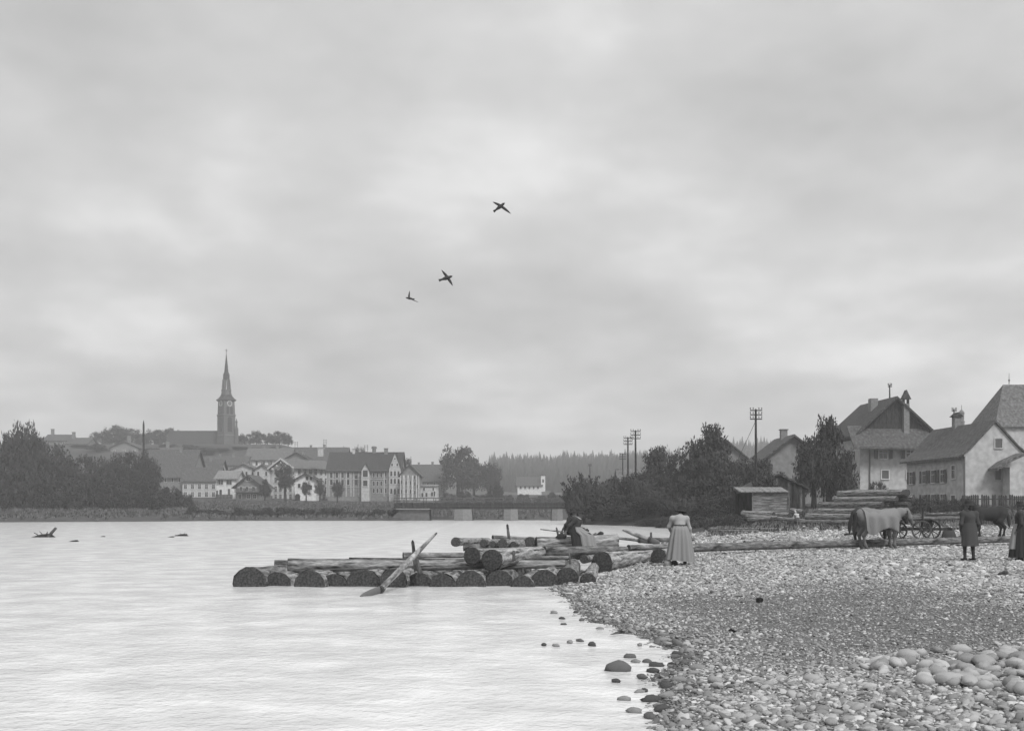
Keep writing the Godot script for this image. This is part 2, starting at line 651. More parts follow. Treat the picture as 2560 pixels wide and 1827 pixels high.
func wood_materials() -> void:
	var streak := noise_bytes(41, 0.012, 4, 512)
	var patch := noise_bytes(42, 0.008, 3, 512)
	var speck := noise_bytes(43, 0.06, 3, 512)
	var b := PackedByteArray()
	b.resize(512 * 512)
	for i in b.size():
		var l := 130.0 + (streak[i] - 128) * 0.55 + (speck[i] - 128) * 0.3
		if patch[i] > 165:
			l -= (patch[i] - 165) * 1.6      # scraps of bark left on
		if speck[i] < 60:
			l -= 28.0
		b[i] = clampi(int(l + 60.0), 40, 255)
	T.bark = tex_of(b, 512)
	var wb := mat("peeled_log", 0.42, 0.85, T.bark, Vector3(1.1, 0.22, 1), T.bark, 1.2, false)
	wb.heightmap_scale = 1.2
	mat("dark_log", 0.27, 0.85, T.bark, Vector3(0.9, 0.3, 1), T.bark, 1.5, false)
	mat("pale_log", 0.52, 0.85, T.bark, Vector3(1.0, 0.18, 1), T.bark, 1.0, false)
	mat("end_grain", 0.11, 0.95, tex("end_grain", 44, 0.02, 4, 110, 255, 256), Vector3.ONE * 2.5)
	mat("end_grain_pale", 0.24, 0.95, T.end_grain, Vector3.ONE * 2.5)
	mat("board", 0.2, 0.9, T.bark, Vector3(0.5, 0.2, 1), null, 1.0, true)
	mat("pale_board", 0.38, 0.9, T.bark, Vector3(0.5, 0.2, 1), null, 1.0, true)
	mat("dark_board", 0.07, 0.9, T.bark, Vector3(0.5, 0.4, 0.5), null, 1.0, true)
	mat("oar_wood", 0.42, 0.8, T.bark, Vector3(1.0, 0.2, 1), null, 1.0, false)
	mat("slat", 0.34, 0.9, T.bark, Vector3(0.12, 0.9, 0.5))
	mat("iron", 0.05, 0.6)
	mat("rope", 0.3, 1.0, T.end_grain, Vector3.ONE * 6.0)


# a log from a to b with its sawn ends; a thing of its own, or part of parent
func log_between(a: Vector3, b: Vector3, ra: float, rb: float, m := "peeled_log", label := "", group := "", parent: Node3D = null, end := "end_grain", bend := 0.03) -> MeshInstance3D:
	var mid := (a + b) * 0.5
	var dir := (b - a).normalized()
	var side := dir.cross(Vector3.UP).normalized()
	var ph := rng.randf() * TAU
	var path := PackedVector3Array()
	var radii := PackedFloat32Array()
	var steps := maxi(6, int(a.distance_to(b) / 0.6))
	for i in steps + 1:
		var t := i / float(steps)
		var off := side * sin(t * PI * 1.3 + ph) * bend + Vector3.UP * sin(t * PI + ph * 2.0) * bend * 0.5
		path.append(a.lerp(b, t) - mid + off * sin(t * PI))
		var flare := 1.0 + 0.1 * exp(-t * 14.0)
		radii.append(lerpf(ra, rb, t) * flare * (1.0 + 0.02 * sin(t * 23.0 + ph)))
	var s := Shape.new()
	s.tube(path, radii, 14, false, 0.05, ph)
	var o := part("log", s, M[m], parent if parent else self)
	o.position = mid
	if not parent:
		tag(o, label, "log", group)
	for e in 2:
		var i: int = 0 if e == 0 else path.size() - 1
		var out: Vector3 = (path[0] - path[1]).normalized() if e == 0 else (path[i] - path[i - 1]).normalized()
		var x := Vector3.UP.cross(out).normalized()
		var y := out.cross(x).normalized()
		var c := Shape.new()
		var rings := []
		for q in [[1.0, 0.0], [0.93, 0.012], [0.0, 0.02]]:
			var r := PackedVector3Array()
			for k in 14:
				var an := TAU * k / 14.0
				var rr: float = radii[i] * q[0] * (1.0 + 0.05 * (sin(an * 2.0 + ph) * 0.6 + sin(an * 3.0 + ph * 2.3 + i * 0.35) * 0.5 + sin(an * 5.0 + i * 0.8 + ph) * 0.3))
				r.append(path[i] + (x * cos(an) + y * sin(an)) * rr + out * q[1])
			rings.append(r)
		for k in 14:
			var k1 := (k + 1) % 14
			for j in 2:
				c.quad(rings[j][k], rings[j][k1], rings[j + 1][k1], rings[j + 1][k], out + (rings[j][k] - path[i]) * 0.5)
		part("cut_end", c, M[end], o)
	return o


func pole_shape(a: Vector3, b: Vector3, ra: float, rb: float, sides := 8) -> Shape:
	var s := Shape.new()
	var path := PackedVector3Array()
	var rr := PackedFloat32Array()
	for i in 7:
		path.append(a.lerp(b, i / 6.0))
		rr.append(lerpf(ra, rb, i / 6.0))
	s.tube(path, rr, sides, true, 0.03, a.x)
	return s


func stake(a: Vector3, b: Vector3, r: float, label: String, group := "") -> void:
	var s := Shape.new()
	s.tube(PackedVector3Array([Vector3.ZERO, (b - a) * 0.5, (b - a) * 0.93, b - a]), PackedFloat32Array([r * 1.2, r, r * 0.85, r * 0.35]), 6)
	single("stake", s, M.board, label, "stake", a, 0.0, group)


func oar(a: Vector3, b: Vector3, c: Vector3, r: float, label: String, blade_w := 0.11) -> void:
	# a: handle tip, b: where the blade is lashed on, c: end of the blade
	var t := thing("raft_oar", label, "oar", b, 0.0, "oars of the rafts")
	var s := Shape.new()
	var path := PackedVector3Array()
	var rr := PackedFloat32Array()
	for i in 9:
		var u := i / 8.0
		path.append((a - b) * (1.0 - u))
		rr.append(r * (0.35 + 0.65 * minf(1.0, u * 2.2)))
	s.tube(path, rr, 9, true, 0.05, 1.0)
	part("shaft", s, M.oar_wood, t)
	var bl := Shape.new()
	var dir := (c - b).normalized()
	var x := dir.cross(Vector3.UP).normalized()
	var y := x.cross(dir).normalized()
	var rings := []
	for q in [[-0.25, 0.6], [0.0, 1.0], [0.5, 0.95], [0.85, 0.7], [1.0, 0.3]]:
		var ring := PackedVector3Array()
		for k in 10:
			var an := TAU * k / 10.0
			ring.append((c - b) * q[0] + x * cos(an) * blade_w * q[1] * 0.45 + y * sin(an) * blade_w * q[1])
		rings.append(ring)
	bl.loft(rings, true, true, true)
	part("blade", bl, M.oar_wood, t)
	var col := Shape.new()
	for k in 3:
		col.tube(PackedVector3Array([dir * (-0.05 + k * 0.035), dir * (-0.02 + k * 0.035)]), PackedFloat32Array([blade_w * 1.06, blade_w * 1.06]), 10)
	part("lashing", col, M.iron, t)


func build_rafts() -> void:
	rng.seed = 404
	# front raft: butt ends towards the lens, half sunk
	var raft := thing("timber_raft", "long floating raft of thick logs with dark butt ends in front row", "raft", Vector3(-2.4, 0, -31.5))
	var row := [[582, 664, 1420], [664, 724, 1432], [738, 808, 1428], [808, 865, 1436], [868, 948, 1425], [950, 1016, 1416], [1018, 1077, 1433], [1075, 1139, 1437], [1142, 1210, 1429], [1216, 1279, 1427], [1280, 1333, 1441], [1331, 1391, 1426], [1392, 1445, 1421], [1452, 1488, 1434]]
	for i in row.size():
		var q: Array = row[i]
		var d := 28.3 + 0.25 * sin(i * 2.3)
		var r := wide((q[1] - q[0]) * 0.5, d)
		if r > 0.36:
			r *= 0.97
		var top = EYE + (HYP - q[2]) / F * d
		var a := Vector3((0.5 * (q[0] + q[1]) - CXP) / F * d, top - r, -d)
		if i == 5:
			a.y = 0.12
		var len := 6.2 + 0.9 * sin(i * 1.7)
		if i >= 12:
			len = 4.2
		var b := a + Vector3(len * (0.1 + 0.02 * sin(i * 3.1)), -0.04 if i < 12 else 0.1, -len)
		var rb := r * 0.82
		if i < 12:
			b.y = minf(b.y, 0.3 - rb)
		log_between(a - raft.position, b - raft.position, r, rb, "peeled_log" if i % 3 else "dark_log", "", "", raft, "end_grain")
	# cross timbers that hold it together, under the load
	for q in [[-6.9, 1.6, 32.6, 0.36], [-6.6, 1.7, 33.9, 0.34]]:
		log_between(Vector3(q[0], q[3], -q[2]) - raft.position, Vector3(q[1], q[3], -q[2] - 0.3) - raft.position, 0.1, 0.09, "dark_log", "", "", raft)
	# loose logs lying on and about the front raft
	log_between(at(720, 1413, 29.6), at(1412, 1411, 30.6), 0.175, 0.115, "peeled_log", "long knotty log lying across the front raft butts")
	log_between(at(1008, 1389, 31.4), at(1330, 1385, 32.4), 0.088, 0.07, "peeled_log", "thinner log lying behind the long oar on the raft")
	single("thin_pole", pole_shape(Vector3.ZERO, at(1112, 1398, 30.6) - at(872, 1395, 30.4), 0.022, 0.018, 6), M.board, "very thin pole lying along the top of the knotty raft log", "pole", at(872, 1395, 30.4))
	log_between(at(1180, 1390, 29.5), at(1345, 1378, 33.6), 0.215, 0.15, "peeled_log", "short thick log on the raft, dark end beside a second one")
	log_between(at(1230, 1400, 28.9), at(1352, 1379, 33.0), 0.26, 0.16, "pale_log", "thickest pale log on the raft pointing its wide oval end outwards")
	log_between(at(1285, 1396, 30.9), at(1424, 1394, 31.3), 0.06, 0.05, "dark_log", "slim dark log lying under the thick pale raft log")
	log_between(at(1460, 1398, 31.6), at(1520, 1391, 36.0), 0.11, 0.09, "peeled_log", "small log squeezed between the raft and the fat stranded log")
	log_between(at(1505, 1408, 32.4), at(1626, 1390, 37.2), 0.3, 0.2, "pale_log", "fat pale log stranded on the gravel with a dark round butt")
	log_between(at(1647, 1393, 34.6), at(1700, 1382, 40.0), 0.235, 0.18, "peeled_log", "dark butted log on the gravel behind the bent woman's jug")
	log_between(at(1361, 1378, 34.0), at(1567, 1377, 34.8), 0.155, 0.14, "dark_log", "dark straight log lying in front of the woman in apron")
	log_between(at(1572, 1369, 37.2), at(1735, 1366, 39.0), 0.09, 0.08, "peeled_log", "middling log lying past the end of the dark straight log")
	log_between(on(4.05, 38.5, 0.42), on(20.6, 45.4, 0.24), 0.15, 0.13, "dark_log", "very long thin tree trunk stretching across the gravel under horse")
	log_between(on(7.0, 42.6, 0.3), on(20.4, 46.9, 0.2), 0.065, 0.055, "dark_log", "long slender pole lying just behind the very long trunk")
	log_between(at(1862, 1356, 49.0), at(1932, 1353, 50.0), 0.075, 0.06, "dark_log", "short dark piece of log lying on pale gravel")
	# the steering oar of the front raft and its pins
	oar(at(1091, 1333, 28.6), at(950, 1474, 26.0), at(900, 1492, 25.1), 0.072, "long pale oar leaning over the front raft with its blade in water", 0.09)
	stake(at(1040, 1428, 28.4), at(1031, 1350, 28.4), 0.05, "pointed wooden pin rising beside the long pale oar")
	stake(at(1050, 1432, 28.2), at(1041, 1394, 28.2), 0.055, "stout short post under the long pale oar")
	stake(at(1426, 1410, 28.6), at(1423, 1383, 28.6), 0.03, "little peg standing up between two log ends on the raft")
	stake(at(1308, 1434, 28.8), at(1307, 1420, 28.8), 0.03, "low peg sticking out of the front raft row")
	stake(at(1285, 1402, 29.0), at(1284, 1376, 29.0), 0.045, "pale upright peg leaning on the thickest pale raft log")
	# back raft
	var back := thing("timber_raft", "smaller raft of stacked logs floating behind the front raft", "raft", Vector3(1.0, 0, -45))
	for q in [[1139, 1355, 11, 0.1], [1209, 1358, 9, 0.1], [1232, 1361, 8, 0.12], [1256, 1359, 11, 0.1], [1283, 1362, 8, 0.1], [1325, 1355, 12.5, 0.12]]:
		var d := 43.0 + rng.randf_range(-0.3, 0.3)
		var a := at(q[0], q[1], d)
		var r := wide(q[2], d)
		log_between(a - back.position, a + Vector3(6.0 * q[3] + 0.5, -0.12, -6.0) - back.position, r, r * 0.8, "peeled_log", "", "", back)
	for k in 9:
		var x := -0.9 + k * 0.44
		log_between(Vector3(x, 0.08, -42.6 - 0.2 * (k % 3)) - back.position, Vector3(x + 0.6, 0.06, -49.0) - back.position, 0.22, 0.18, "dark_log", "", "", back)
	for q in [[-1.9, 43.9], [-1.4, 46.0]]:
		log_between(Vector3(q[0], 0.42, -q[1]) - back.position, Vector3(4.2, 0.42, -q[1] - 0.2) - back.position, 0.13, 0.12, "dark_log", "", "", back)
	log_between(at(1341, 1356, 43.0), at(1544, 1349, 43.6), 0.2, 0.225, "pale_log", "thick log on the back raft behind the woman in apron")
	log_between(at(1232, 1343, 46.6), at(1325, 1347, 47.4), 0.085, 0.075, "peeled_log", "slender log topping the stack on the back raft")
	log_between(at(1430, 1350, 45.0), at(1500, 1343, 46.5), 0.16, 0.15, "peeled_log", "half hidden log at the rear of the back raft")
	oar(at(1351, 1323, 46.0), at(1600, 1351, 44.6), at(1640, 1356, 44.3), 0.06, "long low oar slanting behind the woman on the back raft", 0.1)
	oar(at(1557, 1325, 43.6), at(1625, 1350, 43.0), at(1650, 1358, 42.8), 0.085, "short thick oar shaft pointing up from the back raft", 0.12)
	stake(at(1273, 1350, 44.0), at(1268, 1310, 44.0), 0.06, "tall tapered pin standing on the back raft")
	stake(at(1396, 1340, 45.0), at(1391, 1318, 45.0), 0.045, "short slanted pin behind the woman on the back raft")
	stake(at(1628, 1353, 43.4), at(1628, 1330, 43.4), 0.05, "upright peg beside the short thick oar shaft")
	log_between(at(1632, 1350, 47.0), at(1735, 1347, 48.0), 0.1, 0.09, "dark_log", "dark log end showing at the bent woman's elbow")
	# bundles left on the logs
	for q in [[1404, 1340, 43.0, 0.2, "dark cloth bundle on the back raft beside the woman's skirt"], [1502, 1333, 43.6, 0.12, "small dark bundle resting on the thick back raft log"], [1489, 1335, 43.8, 0.09, "tiny pale bundle next to a dark one on the log"]]:
		var s := Shape.new()
		var rings := []
		for e in [[0.75, -0.5], [1.05, -0.25], [0.95, 0.1], [0.6, 0.42], [0.22, 0.5], [0.3, 0.62]]:
			var ring := PackedVector3Array()
			for k in 10:
				var an := TAU * k / 10.0
				var w := 1.0 + 0.18 * sin(an * 3.0 + e[1] * 5.0)
				ring.append(Vector3(cos(an) * e[0] * w, e[1], sin(an) * e[0] * w * 0.8) * q[3])
			rings.append(ring)
		s.loft(rings, true, true, true)
		single("cloth_bundle", s, M.dark_cloth if q[0] != 1489 else M.mid_cloth, q[4], "bundle", at(q[0], q[1], q[2]))


func build_piles() -> void:
	rng.seed = 515
	# the tall stack behind the horses: logs run from far side towards the lens, ends show at the near side
	var o := on(20.7, 79.0)
	var u := Vector3(0.5, 0, 0.866)
	var w := Vector3(0.866, 0, -0.5)
	var k := 0
	for row in 6:
		for i in 8 - row:
			var r := rng.randf_range(0.19, 0.25)
			var base := o + w * (i * 0.5 + row * 0.27 - 0.6) + u * (row * 0.55 + rng.randf_range(-0.5, 0.5)) + Vector3.UP * (0.2 + row * 0.4)
			var len := rng.randf_range(5.4, 6.6) - row * 0.2
			log_between(base, base + u * len + Vector3.UP * 0.02, r, r * 0.9, "peeled_log" if (i + row) % 3 else "dark_log", "log in the %s layer of the tall stack behind the blanketed horse" % ["bottom", "second", "third", "fourth", "fifth", "topmost"][row], "logs of the tall stack", null, "end_grain", 0.05)
			k += 1
	# the low heap in front of the lattice shed
	for q in [[1858, 1283, 1935, 1286, 84.0, 9], [1868, 1291, 1945, 1294, 82.0, 7], [1872, 1300, 1930, 1296, 78.0, 6], [1980, 1276, 2010, 1280, 86.0, 8], [1920, 1286, 1975, 1288, 84.5, 8], [1940, 1296, 1990, 1299, 79.0, 6]]:
		var r := wide(q[5], q[4]) * 0.8
		log_between(at(q[0], q[1], q[4]), at(q[2], q[3], q[4] - 2.5), r, r * 0.9, "peeled_log", "weathered log in the low heap before the lattice shed", "logs of the low heap", null, "end_grain", 0.04)
	# flat row of logs on the gravel
	for q in [[1768, 1318, 1910, 1320, 67.0, 5], [1775, 1323, 1945, 1326, 64.5, 6.5], [1790, 1328, 1900, 1330, 63.5, 5], [1782, 1315, 1975, 1317, 68.0, 4]]:
		var r := wide(q[5], q[4])
		var p := foot(q[0], q[1] + q[5] * 0.8)
		var e := foot(q[2], q[3] + q[5] * 0.6)
		log_between(p + Vector3.UP * r * 0.9, e + Vector3.UP * r * 0.8, r, r * 0.8, "peeled_log", "log in the flat row lying at the gravel's far edge", "flat row of logs")
	for q in [[1835, 1292, 1890, 1296, 80.0], [2000, 1305, 2110, 1299, 74.0], [2010, 1312, 2100, 1306, 72.0]]:
		var p := foot(q[0], q[1] + 10.0)
		var e := foot(q[2], q[3] + 10.0)
		var s := Shape.new()
		s.bar(Vector3(0, 0.06, 0), e - p + Vector3(0, 0.08, 0), 0.24, 0.05)
		single("plank", s, M.pale_board, "loose pale plank lying among the log heaps", "plank", p, 0.0, "loose planks")


func plant_materials() -> void:
	for q in [["leaf_dark", 0.05], ["leaf_mid", 0.062], ["needle", 0.045]]:
		var m := mat(q[0], 1.0, 0.85)
		m.albedo_color = grey(q[1])
		m.vertex_color_use_as_albedo = true
		m.backlight_enabled = true
		m.backlight = grey(0.25)
	mat("bark_trunk", 0.06, 0.95, T.bark, Vector3(0.8, 0.4, 0.8))


# leaves on clumps; every clump is a ball of leaf faces, clumps spread over and through the crown
func leaf_clump(s: Shape, c: Vector3, r: float, n: int, size: float, squash := 0.8, spread := 0.35) -> void:
	for i in n:
		var z := rng.randf_range(-1.0, 1.0)
		var a := rng.randf() * TAU
		var q := sqrt(1.0 - z * z)
		var o := Vector3(q * cos(a), z, q * sin(a))
		var p := c + Vector3(o.x, o.y * squash, o.z) * r * pow(rng.randf(), spread)
		var side := o.cross(Vector3(rng.randfn(), rng.randfn(), rng.randfn())).normalized()
		var fw := o.cross(side).normalized().lerp(o, rng.randf_range(-0.5, 0.9)).normalized()
		var l := size * rng.randf_range(0.6, 1.3)
		var w := l * 0.55
		var nn := (o + fw.cross(side) * 0.4 + Vector3(0, 0.3, 0)).normalized()
		var t := rng.randf_range(0.7, 1.3)
		s.tint = Color(t, t, t)
		var tip := p + fw * l
		s.stri(p, p + fw * l * 0.45 + side * w * 0.5, tip, nn, nn, nn)
		s.stri(p, tip, p + fw * l * 0.45 - side * w * 0.5, nn, nn, nn)


# crown that fills x,z in -1..1 and y in 0..1
func crown(kind: String, seed_: int) -> ArrayMesh:
	rng.seed = seed_
	var s := Shape.new()
	s.colored = true
	if kind == "round":
		for i in 44:
			var a := rng.randf() * TAU
			var y := rng.randf_range(0.12, 0.9)
			var rad := sqrt(maxf(0.02, 1.0 - pow((y - 0.45) / 0.56, 2.0))) * rng.randf_range(0.35, 0.82)
			var c := Vector3(cos(a) * rad, y, sin(a) * rad)
			leaf_clump(s, c, rng.randf_range(0.16, 0.3), 95, 0.075, 0.55, 0.45)
		leaf_clump(s, Vector3(0, 0.45, 0), 0.7, 700, 0.09, 0.55, 0.5)
	elif kind == "airy":
		for i in 60:
			var a := rng.randf() * TAU
			var y := pow(rng.randf(), 0.8)
			var rad := (1.0 - 0.72 * pow(y, 1.6)) * rng.randf_range(0.2, 0.95)
			leaf_clump(s, Vector3(cos(a) * rad, y * 0.94, sin(a) * rad), rng.randf_range(0.08, 0.2), 70, 0.07, 0.6, 0.5)
		leaf_clump(s, Vector3(0, 0.35, 0), 0.75, 900, 0.09, 0.5, 0.5)
	elif kind == "dome":
		for i in 52:
			var a := rng.randf() * TAU
			var y := rng.randf_range(0.03, 0.86)
			var rad := sqrt(maxf(0.03, 1.0 - y * y)) * rng.randf_range(0.45, 0.88)
			leaf_clump(s, Vector3(cos(a) * rad, y, sin(a) * rad), rng.randf_range(0.13, 0.26), 90, 0.07, 0.7, 0.45)
		leaf_clump(s, Vector3(0, 0.3, 0), 0.78, 900, 0.09, 0.6, 0.5)
	elif kind == "willow":
		# many rising whips with narrow leaves
		for i in 150:
			var a := rng.randf() * TAU
			var r0 := sqrt(rng.randf()) * 0.55
			var lean := Vector3(cos(a), 0, sin(a)) * rng.randf_range(0.15, 0.5)
			var p0 := Vector3(cos(a) * r0, 0.0, sin(a) * r0)
			var hgt := rng.randf_range(0.55, 1.0) * (1.0 - 0.45 * r0)
			for k in 36:
				var u := sqrt((k + 1) / 36.0)
				var p := p0 + lean * u * u + Vector3(0, hgt * u, 0)
				var o := Vector3(rng.randfn(), rng.randfn() * 0.4, rng.randfn()).normalized()
				var fw := (o + Vector3(0, 0.8, 0)).normalized()
				var side := fw.cross(Vector3(rng.randfn(), rng.randfn(), rng.randfn())).normalized()
				var l := rng.randf_range(0.06, 0.12)
				var nn := (Vector3(p.x, 0.5, p.z) + o * 0.5).normalized()
				var t := rng.randf_range(0.7, 1.3)
				s.tint = Color(t, t, t)
				s.stri(p + o * 0.03, p + fw * l * 0.5 + side * l * 0.22, p + fw * l, nn, nn, nn)
				s.stri(p + o * 0.03, p + fw * l, p + fw * l * 0.5 - side * l * 0.22, nn, nn, nn)
	elif kind == "spruce":
		for k in 15:
			var y := 0.06 + 0.94 * k / 15.0
			var rad := (1.0 - y) * 0.95 + 0.05
			var arms := 12 - k / 2
			for j in arms:
				var a := TAU * j / arms + k * 0.7 + rng.randf_range(-0.2, 0.2)
				var o := Vector3(cos(a), 0, sin(a))
				var side := Vector3(-sin(a), 0, cos(a))
				var l := rad * rng.randf_range(0.75, 1.1)
				for m in 3:
					var p := o * l * m * 0.3 + Vector3(0, y - 0.03 * m, 0)
					var tip := o * l * (m * 0.3 + 0.42) + Vector3(0, y - 0.035 * m - 0.05, 0)
					var t := rng.randf_range(0.7, 1.25)
					s.tint = Color(t, t, t)
					var nn := (o * 0.6 + Vector3.UP).normalized()
					var wd := side * l * 0.26
					s.stri(p, p.lerp(tip, 0.5) + wd, tip, nn, nn, nn)
					s.stri(p, tip, p.lerp(tip, 0.5) - wd, nn, nn, nn)
	return s.mesh()


func trunk_mesh(seed_: int) -> ArrayMesh:
	rng.seed = seed_
	var s := Shape.new()
	s.tube(PackedVector3Array([Vector3(0, -0.05, 0), Vector3(0.01, 0.3, 0), Vector3(-0.01, 0.7, 0.01), Vector3(0.02, 1.0, 0)]), PackedFloat32Array([0.06, 0.045, 0.032, 0.012]), 7)
	for i in 6:
		var a := TAU * i / 6.0 + rng.randf()
		var y := rng.randf_range(0.38, 0.75)
		var tip := Vector3(cos(a) * 0.28, y + 0.24, sin(a) * 0.28)
		s.tube(PackedVector3Array([Vector3(0, y, 0), tip * 0.5 + Vector3(0, y * 0.5 - 0.02, 0), tip]), PackedFloat32Array([0.022, 0.014, 0.005]), 5, false)
	return s.mesh()


func plant(called: String, kind: String, where: Vector3, wid: float, hgt: float, m: String, label: String, category: String, group := "", clear := 0.0, turn := 0.0) -> void:
	var t := thing(called, label, category, where, turn, group)
	var all: Array = M.crowns[kind]
	var c := part("crown" if clear > 0.0 else "foliage", all[used[called] % all.size()], M[m], t)
	c.position = Vector3(0, hgt * clear, 0)
	c.scale = Vector3(wid * 0.5, hgt * (1.0 - clear), wid * 0.5)
	if hgt > 1.2:
		var b := part("trunk" if clear > 0.0 else "stem", M.trunks[used[called] % 2], M.bark_trunk, t)
		b.scale = Vector3(hgt * 0.7, hgt * (0.9 if clear > 0.0 else 0.7), hgt * 0.7)


# by pixels of its middle, its top and its width, standing on the ground at d
func plant_px(called: String, kind: String, px: float, top: float, wpx: float, d: float, m: String, label: String, category: String, group := "", clear := 0.0) -> void:
	var x := (px - CXP) / F * d
	var g := ground_height(x, d)
	var h := (EYE + (HYP - top) / F * d - g) * 1.06
	plant(called, kind, Vector3(x, g - 0.05, -d), wide(wpx, d), h, m, label, category, group, clear, px)


func build_plants() -> void:
	M.crowns = {"round": [crown("round", 1), crown("round", 2), crown("round", 3)], "airy": [crown("airy", 4), crown("airy", 5)], "dome": [crown("dome", 6), crown("dome", 7), crown("dome", 8)], "willow": [crown("willow", 9), crown("willow", 10)], "spruce": [crown("spruce", 11), crown("spruce", 12)]}
	M.trunks = [trunk_mesh(1), trunk_mesh(2)]
	rng.seed = 900
	# thicket on the near bank beyond the gravel
	for q in [[1482, 1180, 170, 131.5, "willow"], [1444, 1222, 80, 130.0, "willow"], [1545, 1190, 130, 133.0, "dome"], [1598, 1186, 110, 131.0, "willow"], [1520, 1232, 150, 128.0, "dome"], [1590, 1235, 150, 124.0, "dome"], [1655, 1212, 140, 121.0, "willow"], [1725, 1190, 150, 117.0, "dome"], [1705, 1238, 150, 113.0, "willow"], [1800, 1172, 170, 116.0, "dome"], [1790, 1235, 150, 109.0, "dome"], [1862, 1160, 130, 119.0, "dome"], [1905, 1145, 110, 124.0, "dome"], [1935, 1180, 110, 121.0, "dome"], [1860, 1225, 90, 104.0, "willow"], [1520, 1196, 120, 139.0, "dome"], [1600, 1184, 130, 140.0, "dome"], [1690, 1176, 120, 141.0, "dome"], [1735, 1160, 130, 138.0, "dome"], [1835, 1150, 150, 137.0, "dome"], [1900, 1172, 120, 108.0, "dome"], [1918, 1182, 110, 94.0, "dome"], [1660, 1185, 120, 134.0, "dome"]]:
		plant_px("shrub", q[4], q[0], q[1], q[2], q[3], "leaf_dark" if q[4] == "dome" else "leaf_mid", "feathery willow shrub in the thicket on the near bank" if q[4] == "willow" else "dense leafy shrub in the thicket on the near bank", "shrub", "shrubs of the bank thicket")
	plant_px("broadleaf_tree", "round", 1650, 1122, 118, 138.0, "leaf_mid", "round crowned tree in the thicket beside the telegraph poles", "tree", "", 0.32)
	plant_px("broadleaf_tree", "airy", 1782, 1074, 150, 132.0, "leaf_dark", "tallest ragged tree of the thicket, in front of a gable", "tree", "", 0.22)
	plant_px("broadleaf_tree", "round", 1775, 1098, 175, 134.0, "leaf_dark", "broad dark tree under the tallest ragged tree of the thicket", "tree", "", 0.1)
	plant_px("broadleaf_tree", "airy", 2072, 1056, 150, 113.0, "leaf_dark", "tall dark leafy tree against the white house behind the log stack", "tree", "", 0.1)
	plant_px("broadleaf_tree", "round", 2035, 1098, 130, 111.0, "leaf_dark", "lower dark tree leaning on the tall leafy tree", "tree", "", 0.12)
	plant_px("broadleaf_tree", "airy", 2118, 1135, 95, 109.0, "leaf_dark", "low dark tree touching the corner of the white house", "tree", "", 0.05)
	plant_px("shrub", "dome", 2193, 1203, 64, 128.0, "leaf_dark", "round shrub against the white house wall", "shrub")
	for q in [[2265, 1240, 60], [2300, 1243, 60], [2335, 1246, 66], [2370, 1248, 60], [2400, 1244, 55]]:
		plant_px("shrub", "dome", q[0], q[1], q[2], 100.0, "leaf_dark", "low dark garden shrub in front of the shuttered house", "shrub", "garden shrubs of the shuttered house")
	for q in [[1620, 1294, 90, 116.0], [1680, 1290, 100, 108.0], [1735, 1287, 95, 98.0], [1790, 1292, 90, 88.0], [1835, 1284, 70, 86.0], [1560, 1298, 80, 124.0]]:
		plant_px("scrub", "dome", q[0], q[1], q[2], q[3], "leaf_mid", "low scrub at the foot of the bank thicket", "scrub", "low scrub at the water's edge")
	# trees of the far bank, beside the town
	for q in [[62, 1064, 100, 215, "round"], [118, 1110, 130, 225, "round"], [185, 1142, 120, 220, "round"], [245, 1146, 90, 228, "round"], [300, 1138, 80, 222, "round"], [345, 1134, 90, 218, "round"], [20, 1090, 110, 205, "round"], [372, 1150, 70, 214, "round"]]:
		plant_px("broadleaf_tree", q[4], q[0], q[1], q[2], q[3], "leaf_mid", "tree in the dark grove on the far bank", "tree", "grove on the far bank", 0.12)
	for q in [[40, 1168, 120, 186], [100, 1185, 120, 190], [165, 1190, 120, 186], [225, 1180, 110, 192], [285, 1196, 110, 188], [335, 1190, 90, 194], [380, 1200, 90, 190], [425, 1216, 80, 196], [462, 1234, 60, 198]]:
		plant_px("shrub", "dome", q[0], q[1], q[2], q[3], "leaf_mid", "bush under the dark grove on the far bank", "shrub", "bushes under the grove")
	for q in [[255, 1080, 70], [290, 1066, 80], [325, 1072, 70], [385, 1076, 70], [425, 1072, 60], [352, 1086, 50], [612, 1086, 46], [640, 1078, 40], [668, 1084, 44], [698, 1080, 56], [720, 1088, 30], [590, 1090, 30], [100, 1094, 60]]:
		plant_px("broadleaf_tree", "round", q[0], q[1], q[2], 455.0 if q[0] > 500 else 470.0, "leaf_dark", "tree on the hill beside the church", "tree", "trees on the church hill", 0.15)
	for q in [[470, 1112, 60, 400], [515, 1118, 60, 395], [555, 1120, 50, 400], [600, 1116, 50, 405], [420, 1110, 60, 405], [380, 1120, 50, 390], [240, 1110, 70, 400], [200, 1112, 60, 410], [310, 1104, 70, 415], [640, 1118, 50, 400], [690, 1116, 46, 405], [760, 1124, 40, 380], [800, 1128, 40, 385], [860, 1124, 40, 400], [890, 1122, 30, 400], [905, 1124, 40, 405], [1010, 1146, 44, 375], [1022, 1150, 30, 380]]:
		plant_px("broadleaf_tree", "round", q[0], q[1], q[2], q[3], "leaf_dark", "rounded tree among the roofs on the slope below the church", "tree", "trees among the roofs", 0.15)
	plant_px("broadleaf_tree", "round", 712, 1166, 56, 268, "leaf_dark", "biggest round tree in front of the white gabled inn", "tree", "", 0.3)
	plant_px("broadleaf_tree", "airy", 662, 1200, 44, 268, "leaf_dark", "slim tree between the balcony house and the white inn", "tree", "", 0.2)
	plant_px("broadleaf_tree", "round", 765, 1206, 34, 266, "leaf_dark", "small tree before the little house with arched door", "tree", "", 0.3)
	plant_px("broadleaf_tree", "round", 799, 1207, 34, 270, "leaf_dark", "small tree at the white inn's far corner", "tree", "", 0.3)
